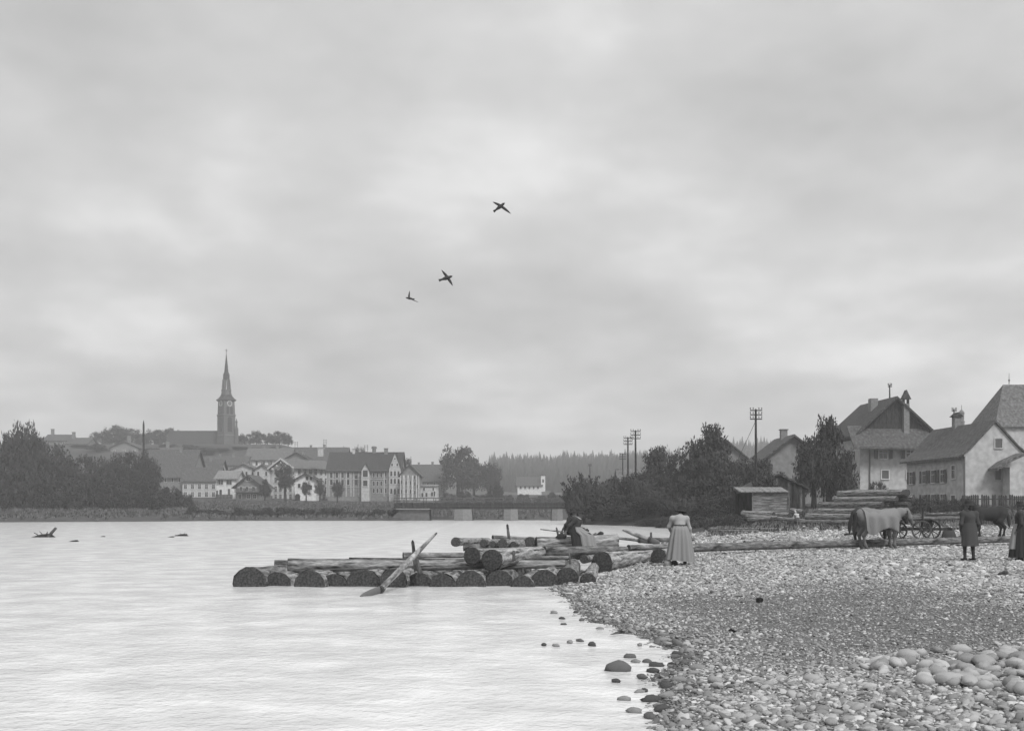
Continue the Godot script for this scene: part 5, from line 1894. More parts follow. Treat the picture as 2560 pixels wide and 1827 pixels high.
# joints: hip chest neck head, s/e/w + l/r shoulder elbow wrist, h/k/a + l/r hip knee ankle; face the way the head looks, toe the way the feet point
func person(label: String, where: Vector3, turn: float, j: Dictionary, tones: Dictionary, group := "") -> Node3D:
	var t := thing("person", label, "person", where, turn, group)
	var s := Shape.new()
	s.colored = true
	var top: float = tones.top
	var low: float = tones.low
	var skin: float = tones.get("skin", 0.3)
	var shoe: float = tones.get("shoe", 0.03)
	var w: float = tones.get("girth", 1.0)
	var b := []
	b.append([j.hip, j.hip.lerp(j.chest, 0.5), 0.15 * w, 0.135 * w, low])
	b.append([j.hip.lerp(j.chest, 0.45), j.chest, 0.135 * w, 0.15 * w, top])
	b.append([j.chest, j.neck, 0.13 * w, 0.062, top])
	b.append([j.sl, j.sr, 0.07, 0.07, top])
	b.append([j.chest, j.sl, 0.11, 0.075, top])
	b.append([j.chest, j.sr, 0.11, 0.075, top])
	for e in ["l", "r"]:
		b.append([j["s" + e], j["e" + e], 0.066, 0.052, top])
		b.append([j["e" + e], j["e" + e].lerp(j["w" + e], 0.75), 0.05, 0.038, tones.get("sleeve", top)])
		b.append([j["e" + e].lerp(j["w" + e], 0.8), j["w" + e], 0.032, 0.028, skin])
		b.append([j.hip.lerp(j["h" + e], 0.6), j["h" + e], 0.11, 0.1, low])
		b.append([j["h" + e], j["k" + e], 0.092, 0.062, low])
		b.append([j["k" + e], j["a" + e], 0.06, 0.042, tones.get("calf", low)])
		var toe: Vector3 = j.get("toe", Vector3(0, 0, -1))
		b.append([j["a" + e] - toe * 0.04 - Vector3(0, 0.045, 0), j["a" + e] + toe * 0.15 - Vector3(0, 0.055, 0), 0.042, 0.032, shoe])
	b.append([j.neck, j.head, 0.055, 0.055, skin])
	blob(s, b, 0.022, 0.05)
	# head with brow, nose, chin, mouth, ears and hair
	var fc: Vector3 = j.face.normalized()
	var up: Vector3 = (j.head - j.neck).normalized()
	up = (up - fc * up.dot(fc) + Vector3(0, 0.6, 0)).normalized()
	up = (up - fc * up.dot(fc)).normalized()
	var sd := fc.cross(up).normalized()
	var c: Vector3 = j.head
	var hair: float = tones.get("hair", 0.04)
	var hb := [[c - fc * 0.015 + up * 0.045, c + fc * 0.012 + up * 0.045, 0.088, 0.082, skin], [c + fc * 0.03, c + fc * 0.05 - up * 0.075, 0.066, 0.042, skin], [c + fc * 0.098 + up * 0.022, c + fc * 0.112 - up * 0.012, 0.011, 0.016, skin], [c + fc * 0.082 - up * 0.048 - sd * 0.018, c + fc * 0.082 - up * 0.048 + sd * 0.018, 0.012, 0.012, skin * 0.6], [c - up * 0.08, c, 0.055, 0.055, skin], [c - fc * 0.045 + up * 0.07, c - fc * 0.05 - up * 0.03, 0.075, 0.06, hair], [c + fc * 0.02 + up * 0.1, c - fc * 0.03 + up * 0.1, 0.058, 0.07, hair]]
	for e in [-1.0, 1.0]:
		hb.append([c + sd * e * 0.083 + up * 0.02, c + sd * e * 0.087 - up * 0.015, 0.016, 0.013, skin])
		hb.append([c + fc * 0.081 + sd * e * 0.03 + up * 0.024, c + fc * 0.083 + sd * e * 0.03 + up * 0.024, 0.012, 0.012, 0.03])
	blob(s, hb, 0.012, 0.02)
	for e in ["l", "r"]:
		var d: Vector3 = (j["w" + e] - j["e" + e]).normalized()
		var inward: Vector3 = (j.hip - j["w" + e]) * Vector3(1, 0, 1)
		hand(s, j["w" + e], d, inward, j.get("front", Vector3(0, 0, -1)), skin)
	var m: StandardMaterial3D = M.figure
	part("body", s, m, t)
	return t


func hat(t: Node3D, at_: Vector3, tilt: Basis, brim: float, crown_r: float, crown_h: float, m: String) -> void:
	var s := Shape.new()
	s.lathe(Vector3.ZERO, [[crown_r, -0.01], [brim, -0.03], [brim * 1.01, -0.018], [crown_r * 1.08, 0.012], [crown_r, 0.03], [crown_r * 0.94, crown_h * 0.85], [crown_r * 0.8, crown_h], [crown_r * 0.3, crown_h * 0.93]], 16)
	var o := part("hat", s, M[m], t)
	o.transform = Transform3D(tilt, at_)


# skirt or coat tails: rings [y, half width x, half width z, centre x, centre z], pleated
func skirt(t: Node3D, called: String, rings_: Array, pleats: int, depth: float, m: String, a0 := 0.0, a1 := TAU, hem := 0.0) -> void:
	var s := Shape.new()
	var n := 72
	var full := absf(a1 - a0 - TAU) < 0.01
	var fine := []
	for i in rings_.size() - 1:
		for q in 4:
			var u := q / 4.0
			var r := []
			for c in 5:
				r.append(lerpf(rings_[i][c], rings_[i + 1][c], u))
			fine.append(r)
	fine.append(rings_[rings_.size() - 1])
	var rings := []
	for i in fine.size():
		var q: Array = fine[i]
		var g := i / float(fine.size() - 1)
		var ring := PackedVector3Array()
		for k in (n if full else n + 1):
			var a := lerpf(a0, a1, k / float(n))
			var wob := 1.0 + depth * (0.25 + g) * (sin(a * pleats) * 0.6 + sin(a * pleats * 0.61 + 1.3) * 0.5 + sin(a * 3.0 + 0.7) * 0.4)
			var y: float = q[0] + hem * g * cos(a)
			ring.append(Vector3(q[3] + cos(a) * q[1] * wob, y, q[4] + sin(a) * q[2] * wob))
		rings.append(ring)
	if full:
		s.loft(rings, true, false, true)
	else:
		var inner := []
		for r in rings:
			var ring: PackedVector3Array = r.duplicate()
			for k in range(r.size() - 1, -1, -1):
				var p: Vector3 = r[k]
				ring.append(p + Vector3(-p.x, 0, -p.z).normalized() * 0.012)
			inner.append(ring)
		s.loft(inner, true, true, true)
	part(called, s, M[m], t)


func build_people() -> void:
	var fm := mat("figure", 1.0, 0.95, T.weave, Vector3.ONE * 5.0)
	fm.vertex_color_use_as_albedo = true
	# woman bending forward, seen from behind
	var p := foot(1700, 1413)
	var t := person("woman in pale blouse and long pleated skirt bending forward beside jug", p, 0.0, {"hip": Vector3(0, 0.93, 0.02), "chest": Vector3(0.01, 1.24, -0.1), "neck": Vector3(0.05, 1.36, -0.24), "head": Vector3(0.09, 1.38, -0.36), "sl": Vector3(-0.18, 1.28, -0.13), "el": Vector3(-0.27, 1.05, -0.2), "wl": Vector3(-0.19, 0.92, -0.4), "sr": Vector3(0.2, 1.28, -0.13), "er": Vector3(0.29, 1.0, -0.13), "wr": Vector3(0.33, 0.74, -0.2), "hl": Vector3(-0.1, 0.88, 0.02), "kl": Vector3(-0.12, 0.47, -0.04), "al": Vector3(-0.15, 0.1, 0.05), "hr": Vector3(0.1, 0.88, 0.02), "kr": Vector3(0.12, 0.47, -0.04), "ar": Vector3(0.13, 0.1, 0.06), "face": Vector3(0.15, -0.6, -0.8)}, {"top": 0.42, "low": 0.3, "calf": 0.03, "girth": 1.05, "skin": 0.14})
	t.scale = Vector3.ONE * 1.07
	skirt(t, "skirt", [[1.09, 0.175, 0.14, 0.01, -0.01], [0.98, 0.225, 0.19, 0.0, 0.02], [0.75, 0.275, 0.23, 0.0, 0.03], [0.13, 0.365, 0.31, -0.01, 0.03]], 15, 0.13, "skirt_cloth", 0.0, TAU, -0.035)
	var belt := Shape.new()
	belt.lathe(Vector3(0.01, 1.09, -0.01), [[0.176, -0.02], [0.186, 0.0], [0.176, 0.02]], 24, 1.0, 0.82)
	part("waistband", belt, M.dark_cloth, t)
	hat(t, Vector3(0.09, 1.49, -0.3), Basis.from_euler(Vector3(-0.1, 0, -0.12)), 0.18, 0.12, 0.13, "dark_cloth")
	# her jug and bag
	var jg := thing("jug", "small pale jug with handle standing by the bent woman's feet", "jug", foot(1670, 1416))
	var s := Shape.new()
	s.lathe(Vector3.ZERO, [[0.085, 0.0], [0.115, 0.03], [0.12, 0.1], [0.1, 0.155], [0.075, 0.175], [0.085, 0.195], [0.07, 0.197]], 16)
	part("body", s, M.pale_cloth, jg)
	s = Shape.new()
	var hp := PackedVector3Array()
	var hr := PackedFloat32Array()
	for k in 9:
		var a := -PI * 0.5 + PI * k / 8.0
		hp.append(Vector3(-0.1 - cos(a) * 0.06, 0.115 + sin(a) * 0.055, 0))
		hr.append(0.012)
	s.tube(hp, hr, 6)
	part("handle", s, M.pale_cloth, jg)
	s = Shape.new()
	s.lathe(Vector3.ZERO, [[0.09, 0.0], [0.11, 0.05], [0.1, 0.12], [0.06, 0.16], [0.02, 0.165]], 12, 1.0, 0.7)
	single("hand_bag", s, M.dark_cloth, "dark soft bag set down between jug and skirt hem", "bag", foot(1686, 1415))
	# woman sitting on the thick log of the back raft, looking along the river
	var seat := at(1436, 1343, 42.7)
	var y0 := seat.y - 0.5
	var sit := {"hip": Vector3(0, 0.63, 0), "chest": Vector3(0.09, 0.97, 0.02), "neck": Vector3(0.12, 1.14, 0.02), "head": Vector3(0.19, 1.24, 0.03), "sl": Vector3(0.02, 1.06, 0.18), "el": Vector3(-0.2, 0.86, 0.26), "wl": Vector3(-0.3, 0.66, 0.2), "sr": Vector3(0.12, 1.06, -0.17), "er": Vector3(0.18, 0.8, -0.26), "wr": Vector3(0.4, 0.72, -0.18), "hl": Vector3(0.05, 0.58, 0.1), "kl": Vector3(0.5, 0.55, 0.13), "al": Vector3(0.56, 0.12, 0.13), "hr": Vector3(0.05, 0.58, -0.1), "kr": Vector3(0.5, 0.55, -0.1), "ar": Vector3(0.56, 0.12, -0.1), "face": Vector3(1, -0.25, 0.3), "toe": Vector3(1, 0, 0), "front": Vector3(1, 0, 0)}
	t = person("woman in dark jacket with white collar and pale apron sitting on log", Vector3(seat.x, y0, seat.z), 0.0, sit, {"top": 0.06, "low": 0.05, "skin": 0.2, "girth": 1.1})
	t.scale = Vector3.ONE * 1.1
	skirt(t, "skirt", [[0.8, 0.17, 0.16, 0.03, 0.0], [0.64, 0.28, 0.24, 0.08, 0.0], [0.5, 0.36, 0.27, 0.24, 0.0], [0.1, 0.36, 0.3, 0.3, 0.0]], 13, 0.06, "dark_cloth")
	skirt(t, "apron", [[0.81, 0.19, 0.19, 0.05, 0.01], [0.66, 0.3, 0.27, 0.1, 0.01], [0.52, 0.39, 0.3, 0.26, 0.01], [0.13, 0.39, 0.33, 0.33, 0.01]], 13, 0.1, "apron_cloth", -0.9, 1.75)
	s = Shape.new()
	var cp := PackedVector3Array()
	var cr := PackedFloat32Array()
	for k in 15:
		var a := TAU * k / 14.0
		cp.append(Vector3(0.14 + cos(a) * 0.085, 1.13 - cos(a) * 0.05, 0.02 + sin(a) * 0.08))
		cr.append(0.02)
	s.tube(cp, cr, 6, false)
	part("collar", s, M.white_cloth, t)
	hat(t, Vector3(0.18, 1.335, 0.03), Basis.from_euler(Vector3(0, 0, -0.12)), 0.21, 0.11, 0.1, "dark_cloth")
	var t2 := person("person in dark clothes half hidden behind the woman in apron", Vector3(seat.x - 0.2, y0 + 0.04, seat.z - 0.75), 0.35, sit, {"top": 0.05, "low": 0.045, "skin": 0.2})
	t2.scale = Vector3.ONE * 1.08
	hat(t2, Vector3(0.17, 1.34, 0.03), Basis.from_euler(Vector3(0, 0, 0.1)), 0.17, 0.1, 0.11, "dark_cloth")
	# man in the long coat
	var stand := {"hip": Vector3(0, 0.92, 0), "chest": Vector3(0, 1.28, 0), "neck": Vector3(0, 1.46, 0), "head": Vector3(-0.02, 1.56, 0.0), "sl": Vector3(-0.19, 1.38, 0), "el": Vector3(-0.25, 1.08, 0.05), "wl": Vector3(-0.2, 0.85, -0.1), "sr": Vector3(0.19, 1.38, 0), "er": Vector3(0.25, 1.08, 0.05), "wr": Vector3(0.23, 0.84, -0.06), "hl": Vector3(-0.1, 0.88, 0), "kl": Vector3(-0.12, 0.48, -0.02), "al": Vector3(-0.13, 0.1, 0.02), "hr": Vector3(0.1, 0.88, 0), "kr": Vector3(0.11, 0.48, -0.02), "ar": Vector3(0.12, 0.1, 0.02), "face": Vector3(-0.5, -0.05, -0.85), "toe": Vector3(-0.3, 0, -0.95)}
	t = person("man in long dark coat and hat standing on the gravel with back turned", foot(2424, 1403), 0.0, stand, {"top": 0.075, "low": 0.045, "skin": 0.2, "girth": 1.1})
	skirt(t, "coat_tails", [[1.12, 0.2, 0.16, 0.0, 0.0], [0.9, 0.22, 0.19, 0.0, 0.0], [0.44, 0.24, 0.2, 0.01, 0.01]], 7, 0.05, "coat_cloth")
	hat(t, Vector3(-0.02, 1.655, 0.0), Basis.from_euler(Vector3(0.05, 0, 0.05)), 0.16, 0.1, 0.11, "dark_cloth")
	# woman with the pale skirt at the edge
	t = person("woman in dark dress and pale apron standing near the coated man", foot(2552, 1402), 1.1, stand, {"top": 0.06, "low": 0.05, "skin": 0.2})
	skirt(t, "skirt", [[1.08, 0.16, 0.14, 0.0, 0.0], [0.9, 0.22, 0.2, 0.0, 0.0], [0.45, 0.3, 0.27, 0.0, 0.0], [0.1, 0.34, 0.31, 0.0, 0.0]], 13, 0.08, "dark_cloth")
	skirt(t, "apron", [[1.09, 0.18, 0.16, 0.0, 0.0], [0.9, 0.24, 0.22, 0.0, 0.0], [0.35, 0.33, 0.3, 0.0, 0.0]], 13, 0.08, "pale_cloth", -PI * 0.85, -PI * 0.15)
	hat(t, Vector3(-0.02, 1.655, 0.0), Basis(), 0.15, 0.1, 0.09, "dark_cloth")
	# worker squatting at the log heap
	var squat := {"hip": Vector3(0, 0.3, 0.1), "chest": Vector3(0, 0.66, -0.06), "neck": Vector3(0, 0.8, -0.16), "head": Vector3(0, 0.9, -0.2), "sl": Vector3(-0.17, 0.73, -0.08), "el": Vector3(-0.22, 0.5, -0.2), "wl": Vector3(-0.12, 0.38, -0.36), "sr": Vector3(0.17, 0.73, -0.08), "er": Vector3(0.22, 0.5, -0.2), "wr": Vector3(0.12, 0.38, -0.36), "hl": Vector3(-0.12, 0.3, 0.06), "kl": Vector3(-0.16, 0.46, -0.34), "al": Vector3(-0.14, 0.1, -0.08), "hr": Vector3(0.12, 0.3, 0.06), "kr": Vector3(0.16, 0.46, -0.34), "ar": Vector3(0.14, 0.1, -0.08), "face": Vector3(0.3, -0.5, -0.8)}
	t = person("person in white shirt and headscarf crouching by the log heaps", foot(1994, 1311), 0.6, squat, {"top": 0.6, "low": 0.12, "skin": 0.25, "hair": 0.6})


func horse(label: String, where: Vector3, turn: float, tone: float, head_down: bool) -> Node3D:
	var t := thing("horse", label, "horse", where, turn, "horses on the landing")
	var s := Shape.new()
	s.colored = true
	var dk := tone * 0.7
	var b := [[Vector3(0.5, 1.18, 0), Vector3(-0.1, 1.16, 0), 0.3, 0.315, tone], [Vector3(-0.1, 1.16, 0), Vector3(-0.55, 1.24, 0), 0.315, 0.31, tone], [Vector3(0.55, 1.38, 0), Vector3(0.3, 1.4, 0), 0.14, 0.12, tone], [Vector3(0.66, 1.1, 0), Vector3(0.5, 1.0, 0), 0.22, 0.22, tone], [Vector3(-0.72, 1.28, 0), Vector3(-0.5, 1.35, 0), 0.2, 0.2, tone]]
	var nk := Vector3(1.02, 1.78, 0)
	var hd := Vector3(1.12, 1.74, 0)
	var mz := Vector3(1.38, 1.38, 0)
	if head_down:
		nk = Vector3(1.12, 1.42, 0)
		hd = Vector3(1.22, 1.36, 0)
		mz = Vector3(1.42, 0.96, 0)
	b.append([Vector3(0.6, 1.25, 0), nk.lerp(Vector3(0.6, 1.3, 0), 0.4), 0.25, 0.17, tone])
	b.append([nk.lerp(Vector3(0.6, 1.3, 0), 0.4), nk, 0.17, 0.12, tone])
	b.append([hd, hd.lerp(mz, 0.5), 0.115, 0.085, tone])
	b.append([hd.lerp(mz, 0.5), mz, 0.085, 0.068, dk])
	for e in [-1.0, 1.0]:
		b.append([hd + Vector3(-0.03, 0.08, e * 0.06), hd + Vector3(-0.04, 0.2, e * 0.075), 0.035, 0.012, tone])
		b.append([Vector3(0.55, 1.05, e * 0.16), Vector3(0.56, 0.8, e * 0.17), 0.15, 0.095, tone])
		b.append([Vector3(0.56, 0.8, e * 0.17), Vector3(0.58, 0.52, e * 0.16), 0.09, 0.062, tone])
		b.append([Vector3(0.58, 0.52, e * 0.16), Vector3(0.57, 0.16, e * 0.16), 0.056, 0.045, dk])
		b.append([Vector3(0.57, 0.16, e * 0.16), Vector3(0.63, 0.06, e * 0.16), 0.05, 0.065, dk])
		b.append([Vector3(-0.6, 1.12, e * 0.15), Vector3(-0.44, 0.82, e * 0.19), 0.2, 0.13, tone])
		b.append([Vector3(-0.44, 0.82, e * 0.19), Vector3(-0.7, 0.54, e * 0.17), 0.12, 0.062, tone])
		b.append([Vector3(-0.7, 0.54, e * 0.17), Vector3(-0.64, 0.16, e * 0.17), 0.06, 0.047, dk])
		b.append([Vector3(-0.64, 0.16, e * 0.17), Vector3(-0.58, 0.06, e * 0.17), 0.052, 0.066, dk])
	blob(s, b, 0.036, 0.09)
	part("body", s, M.figure, t)
	s = Shape.new()
	var path := PackedVector3Array()
	for k in 7:
		var u := k / 6.0
		path.append(Vector3(-0.88 - 0.12 * sin(u * PI * 0.6), 1.36 - u * 0.85, 0.02 * sin(u * 5.0)))
	s.tube(path, PackedFloat32Array([0.05, 0.06, 0.075, 0.085, 0.08, 0.06, 0.02]), 8)
	part("tail", s, M.dark_cloth, t)
	s = Shape.new()
	for k in 10:
		var q := Vector3(0.5, 1.5, 0).lerp(nk + Vector3(0, 0.1, 0), k / 9.0)
		s.tube(PackedVector3Array([q, q + Vector3(0.02, -0.1, 0.1), q + Vector3(0.03, -0.22, 0.12)]), PackedFloat32Array([0.04, 0.045, 0.015]), 5)
	part("mane", s, M.dark_cloth, t)
	return t


func blanket(t: Node3D) -> void:
	var s := Shape.new()
	var rings := []
	for i in 22:
		var u := i / 21.0
		var x := -0.74 + u * 1.4
		var topy := 1.53 - 0.05 * sin(u * PI) + 0.05 * maxf(0.0, u - 0.7)
		var out := PackedVector3Array()
		var inn := PackedVector3Array()
		for k in 25:
			var v := (k - 12) / 12.0
			var a := absf(v)
			var z := signf(v) * 0.37 * sin(minf(a * 1.5, 1.0) * PI * 0.5)
			var y := topy - 0.36 * (1.0 - cos(minf(a * 1.5, 1.0) * PI * 0.5)) - maxf(0.0, a - 0.66) * 1.35
			var fold := 0.02 * sin(x * 17.0 + v * 3.0) * a
			if a > 0.66:
				fold += 0.17 * (sin(x * 15.0) + 0.5 * sin(x * 8.0 + 1.0)) * (a - 0.5)
			y += 0.5 * sin(x * 5.0 + 0.6) * maxf(0.0, a - 0.72)
			out.append(Vector3(x, y, z + signf(v) * fold))
			inn.append(Vector3(x, y - 0.015 if a < 0.5 else y, (z + signf(v) * fold) - signf(v) * 0.02))
		inn.reverse()
		out.append_array(inn)
		rings.append(out)
	s.loft(rings, true, true, true)
	part("blanket", s, M.blanket_cloth, t)


func wheel(o: Vector3, r: float, axis: Vector3, parent: Node3D) -> void:
	var b := Basis(axis.cross(Vector3.UP).normalized(), Vector3.UP, axis)
	var s := Shape.new()
	var rings := []
	for i in 28:
		var a := TAU * i / 28.0
		var d := b.x * cos(a) + b.y * sin(a)
		rings.append(PackedVector3Array([d * r - axis * 0.04, d * r + axis * 0.04, d * (r - 0.065) + axis * 0.035, d * (r - 0.065) - axis * 0.035]))
	for i in 28:
		for k in 4:
			var k1 := (k + 1) % 4
			var i1 := (i + 1) % 28
			var mid: Vector3 = (rings[i][k] + rings[i][k1]) * 0.5
			var cen: Vector3 = (rings[i][0] + rings[i][2]) * 0.5
			s.quad(rings[i][k], rings[i][k1], rings[i1][k1], rings[i1][k], mid - cen)
	var wl := part("wheel", s, M.timber_mid, parent)
	wl.position = o
	s = Shape.new()
	s.tube(PackedVector3Array([-axis * 0.14, axis * 0.14]), PackedFloat32Array([0.075, 0.065]), 10)
	part("hub", s, M.timber_mid, wl)
	for i in 10:
		var a := TAU * i / 10.0
		var d := b.x * cos(a) + b.y * sin(a)
		s = Shape.new()
		s.tube(PackedVector3Array([d * 0.06, d * (r - 0.05)]), PackedFloat32Array([0.026, 0.02]), 6)
		part("spoke", s, M.timber_mid, wl)


func build_team() -> void:
	# pale horse under its blanket, a dark one behind it, another by the coated man
	var h := on(13.75, 42.0)
	var a := horse("pale horse standing under a light blanket with lowered head", h, 0.22, 0.24, true)
	blanket(a)
	horse("dark horse standing close behind the blanketed pale horse", on(h.x + 0.3, -h.z + 1.5), 0.2, 0.055, true)
	var c := foot(2474, 1346)
	horse("dark horse behind the man in the long coat", c, PI + 0.1, 0.04, false)
	# timber wagon
	var w := foot(2282, 1350)
	var t := thing("timber_wagon", "two axle timber wagon with spoked wheels and a pale plank aboard", "wagon", w)
	var ax := Vector3(0.62, 0, -0.78).normalized()
	var ln := Vector3(0.97, 0, 0.05).normalized()
	for q in [[-1.1, 0.42], [0.42, 0.46]]:
		var o: Vector3 = ln * q[0] + Vector3(0, q[1], 0)
		wheel(o, q[1], ax, t)
		wheel(o + ax * 1.35, q[1], ax, t)
		var s := Shape.new()
		s.bar(o + ax * 0.05, o + ax * 1.3, 0.11, 0.13)
		part("axle", s, M.timber_dark, t)
		s = Shape.new()
		s.bar(o + ax * 0.1 + Vector3(0, 0.3, 0), o + ax * 1.25 + Vector3(0, 0.3, 0), 0.16, 0.3)
		part("bolster", s, M.timber_dark, t)
		for e in [0.15, 1.2]:
			s = Shape.new()
			s.bar(o + ax * e + Vector3(0, 0.4, 0), o + ax * (e * 1.06) + Vector3(0, 1.05, 0), 0.07, 0.07, Vector3(1, 0, 0))
			part("stanchion", s, M.timber_dark, t)
	var s := Shape.new()
	s.bar(ln * -1.3 + ax * 0.67 + Vector3(0, 0.5, 0), ln * 1.6 + ax * 0.67 + Vector3(0, 0.5, 0), 0.12, 0.12)
	part("reach_pole", s, M.timber_dark, t)
	s = Shape.new()
	s.bar(ln * -1.2 + ax * 0.67 + Vector3(0, 0.45, 0), ln * -3.4 + ax * 0.6 + Vector3(0, 0.25, 0.2), 0.1, 0.1)
	part("shaft", s, M.timber_dark, t)
	for k in 5:
		var r := 0.11 + 0.02 * (k % 2)
		var o := ln * -1.3 + ax * (0.3 + k * 0.2) + Vector3(0, 0.98 + 0.05 * (k % 2), 0) + w
		log_between(o, o + ln * 3.4 + Vector3(0, 0.06, 0), r, r * 0.85, "dark_log", "dark log loaded on the timber wagon", "logs on the wagon", null, "end_grain", 0.03)
	s = Shape.new()
	s.bar(Vector3.ZERO, ln * 1.75 + Vector3(0, 0.07, 0), 0.22, 0.05)
	single("plank", s, M.pale_board, "pale plank lying on top of the loaded timber wagon", "plank", w + ln * 0.5 + ax * 0.3 + Vector3(0, 1.22, 0))
	s = Shape.new()
	s.lathe(Vector3.ZERO, [[0.32, 0.0], [0.36, 0.12], [0.3, 0.32], [0.18, 0.5], [0.05, 0.55]], 10, 1.0, 0.7)
	single("sack", s, M.coat_cloth, "dark sack on the ground beside the timber wagon wheels", "sack", foot(2373, 1346))


func bird(label: String, d: float, head: Vector2, tail: Vector2, wings: Array) -> void:
	var o := at((head.x + tail.x) * 0.5, (head.y + tail.y) * 0.5, d)
	var t := thing("bird", label, "bird", o, 0.0, "birds over the river")
	var s := Shape.new()
	var a := at(head.x, head.y, d - 0.05) - o
	var b := at(tail.x, tail.y, d + 0.05) - o
	var dir := (b - a).normalized()
	var x := dir.cross(Vector3.BACK).normalized()
	var y := x.cross(dir).normalized()
	var rings := []
	var ln := a.distance_to(b)
	for q in [[0.0, 0.008], [0.06, 0.022], [0.14, 0.04], [0.22, 0.036], [0.34, 0.055], [0.5, 0.058], [0.66, 0.04], [0.78, 0.026], [0.9, 0.034], [1.0, 0.04]]:
		var ring := PackedVector3Array()
		for k in 10:
			var an := TAU * k / 10.0
			var fl: float = 0.3 if q[0] > 0.85 else 1.0
			ring.append(a.lerp(b, q[0]) + (x * cos(an) * q[1] + y * sin(an) * q[1] * fl) * ln / 0.42)
		rings.append(ring)
	s.loft(rings, true, true, true)
	# wings: root front, root back, tip, each bent at the wrist
	for w in wings:
		var r0 := a.lerp(b, 0.26)
		var r1 := a.lerp(b, 0.46)
		var tip := at(w[0], w[1], d + w[2]) - o
		var wr := r0.lerp(tip, 0.45) + (a - b) * 0.1
		var rows := []
		for u in 9:
			var f := u / 8.0
			var lead := (r0 * (1 - f) + wr * f * 2.0 * (1 - f) + tip * f * f) if false else r0.lerp(wr, f).lerp(wr.lerp(tip, f), f)
			var trail := r1.lerp(r1.lerp(tip, 0.62) + (b - a) * 0.05, f).lerp((r1.lerp(tip, 0.62) + (b - a) * 0.05).lerp(tip, f), f)
			var n := (trail - lead).cross(tip - r0).normalized() * 0.007
			var mid := lead.lerp(trail, 0.4) + n * 1.6
			rows.append(PackedVector3Array([lead, mid + n, trail, mid - n]))
		s.loft(rows, true, true, true)
	part("body", s, M.bird, t)


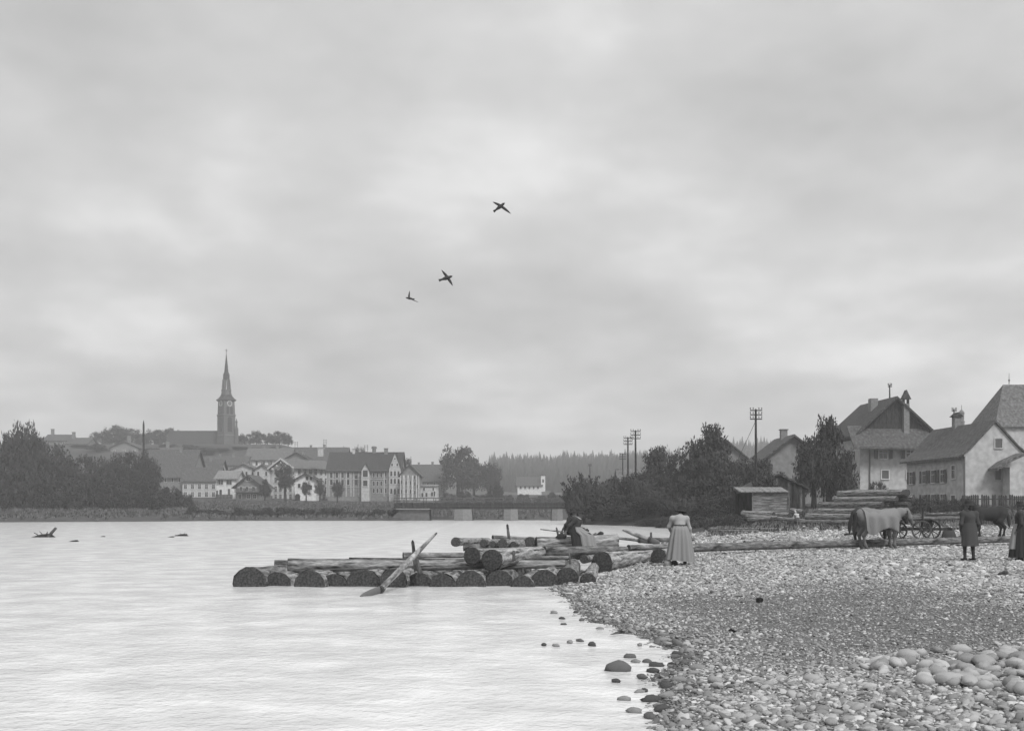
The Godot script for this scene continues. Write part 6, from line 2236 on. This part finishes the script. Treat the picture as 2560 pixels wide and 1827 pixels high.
func build_small_things() -> void:
	mat("bird", 0.045, 0.8)
	bird("dark bird gliding highest with both wings drooping", 40.0, Vector2(1262, 507), Vector2(1234, 529), [[1231, 504, 0.1], [1278, 535, -0.1]])
	bird("dark bird with wings spread straight across its body", 40.0, Vector2(1131, 690), Vector2(1097, 701), [[1103, 674, 0.1], [1132, 715, -0.1]])
	bird("small dark bird lowest of three with one wing raised", 42.0, Vector2(1014, 744), Vector2(1036, 748), [[1024, 726, 0.1], [1046, 755, -0.15]])
	# boulder in the shallows
	var p := at(1546, 1672, F * 1.98 / (1672.0 - HYP))
	var b := single("boulder", M.stone_meshes[3], M.stone_16, "dark rounded boulder alone in the shallow water", "boulder", Vector3(p.x, 0.03, p.z))
	b.scale = Vector3(0.165, 0.15, 0.13)
	var s := Shape.new()
	s.box(Vector3(0, 0.03, 0), Vector3(0.09, 0.09, 0.09), Basis.from_euler(Vector3(0.1, 0.5, 0.08)))
	s.box(Vector3(0, 0.078, 0), Vector3(0.07, 0.012, 0.07), Basis.from_euler(Vector3(0.1, 0.5, 0.08)))
	single("wood_block", s, M.timber_dark, "small dark square block stuck upright in the gravel", "block", foot(1900, 1506))
	s = Shape.new()
	s.slab(Vector3.ZERO, [[-0.13, 0.0], [0.12, 0.02], [0.05, 0.07]], 0.05)
	single("board_scrap", s, M.board, "broken triangular board scrap at the water's edge", "scrap", at(1546, 1586, 17.4), 0.2)
	s = Shape.new()
	s.slab(Vector3.ZERO, [[-0.06, 0.0], [0.1, -0.02], [-0.02, 0.04]], 0.06)
	single("board_scrap", s, M.timber_dark, "dark wedge of wood lying among the pebbles", "scrap", foot(1830, 1582) + Vector3(0, 0.03, 0), -0.3)
	# snags stranded in the river
	for q in [[112, 1343, 1.0, "driftwood stump with one branch sticking up out of the river"], [455, 1340, 0.65, "low driftwood tangle in the river before the far bank"], [428, 1343, 0.3, "bit of driftwood next to the low tangle"], [186, 1354, 0.4, "flat driftwood stick floating near the stump"], [257, 1342, 0.25, "tiny lone snag between stump and tangle"], [474, 1301, 0.5, "dark drifting log close under the far bank"]]:
		var d = F * EYE / (q[1] - HYP)
		var z: float = q[2]
		var t := thing("driftwood", q[3], "driftwood", at(q[0], q[1], d), 0.0, "driftwood in the river")
		s = Shape.new()
		s.tube(PackedVector3Array([Vector3(-0.9, -0.05, 0.1) * z, Vector3(-0.3, 0.06, 0) * z, Vector3(0.3, 0.1, -0.1) * z, Vector3(0.7, -0.06, 0) * z]), PackedFloat32Array([0.06 * z, 0.14 * z, 0.17 * z, 0.05 * z]), 8, true, 0.1)
		part("stem", s, M.timber_dark, t)
		if z > 0.3 and q[0] != 474 and q[0] != 186:
			for e in ([[0.2, 0.05, 0.75, 0.62, 0.085], [-0.3, 0.05, -0.7, 0.3, 0.03], [-0.1, 0.1, -0.35, 0.4, 0.025], [0.0, 0.1, 0.2, 0.35, 0.03]] if q[0] == 112 else [[0.1, 0.1, 0.55, 0.22, 0.05], [0.2, 0.1, 0.3, 0.4, 0.02], [-0.2, 0.05, -0.75, 0.12, 0.03], [0.0, 0.1, -0.2, 0.28, 0.025]]):
				s = Shape.new()
				s.tube(PackedVector3Array([Vector3(e[0], e[1], 0) * z, Vector3(e[2], e[3], 0.1) * z]), PackedFloat32Array([e[4] * z * 1.3, e[4] * z]), 6)
				part("branch", s, M.timber_mid, t)


func cloth_materials() -> void:
	var weave := tex("weave", 61, 0.05, 3, 190, 255, 256)
	mat("dark_cloth", 0.045, 1.0, weave, Vector3.ONE * 4.0)
	mat("mid_cloth", 0.2, 1.0, weave, Vector3.ONE * 4.0)
	mat("pale_cloth", 0.36, 1.0, weave, Vector3.ONE * 4.0)
	mat("white_cloth", 0.7, 1.0, weave, Vector3.ONE * 4.0)
	mat("skirt_cloth", 0.31, 1.0, weave, Vector3.ONE * 4.0)
	mat("apron_cloth", 0.3, 1.0, weave, Vector3.ONE * 4.0)
	mat("coat_cloth", 0.085, 1.0, weave, Vector3.ONE * 4.0)
	mat("blanket_cloth", 0.27, 1.0, weave, Vector3.ONE * 3.0)


func _ready() -> void:
	fnl.seed = 3
	fnl.frequency = 0.02
	build_camera()
	build_sky()
	build_ground()
	build_river()
	build_stones()
	wood_materials()
	cloth_materials()
	build_rafts()
	build_piles()
	plant_materials()
	build_plants()
	build_grass()
	building_materials()
	build_right_houses()
	build_church()
	build_town()
	build_people()
	build_team()
	build_small_things()
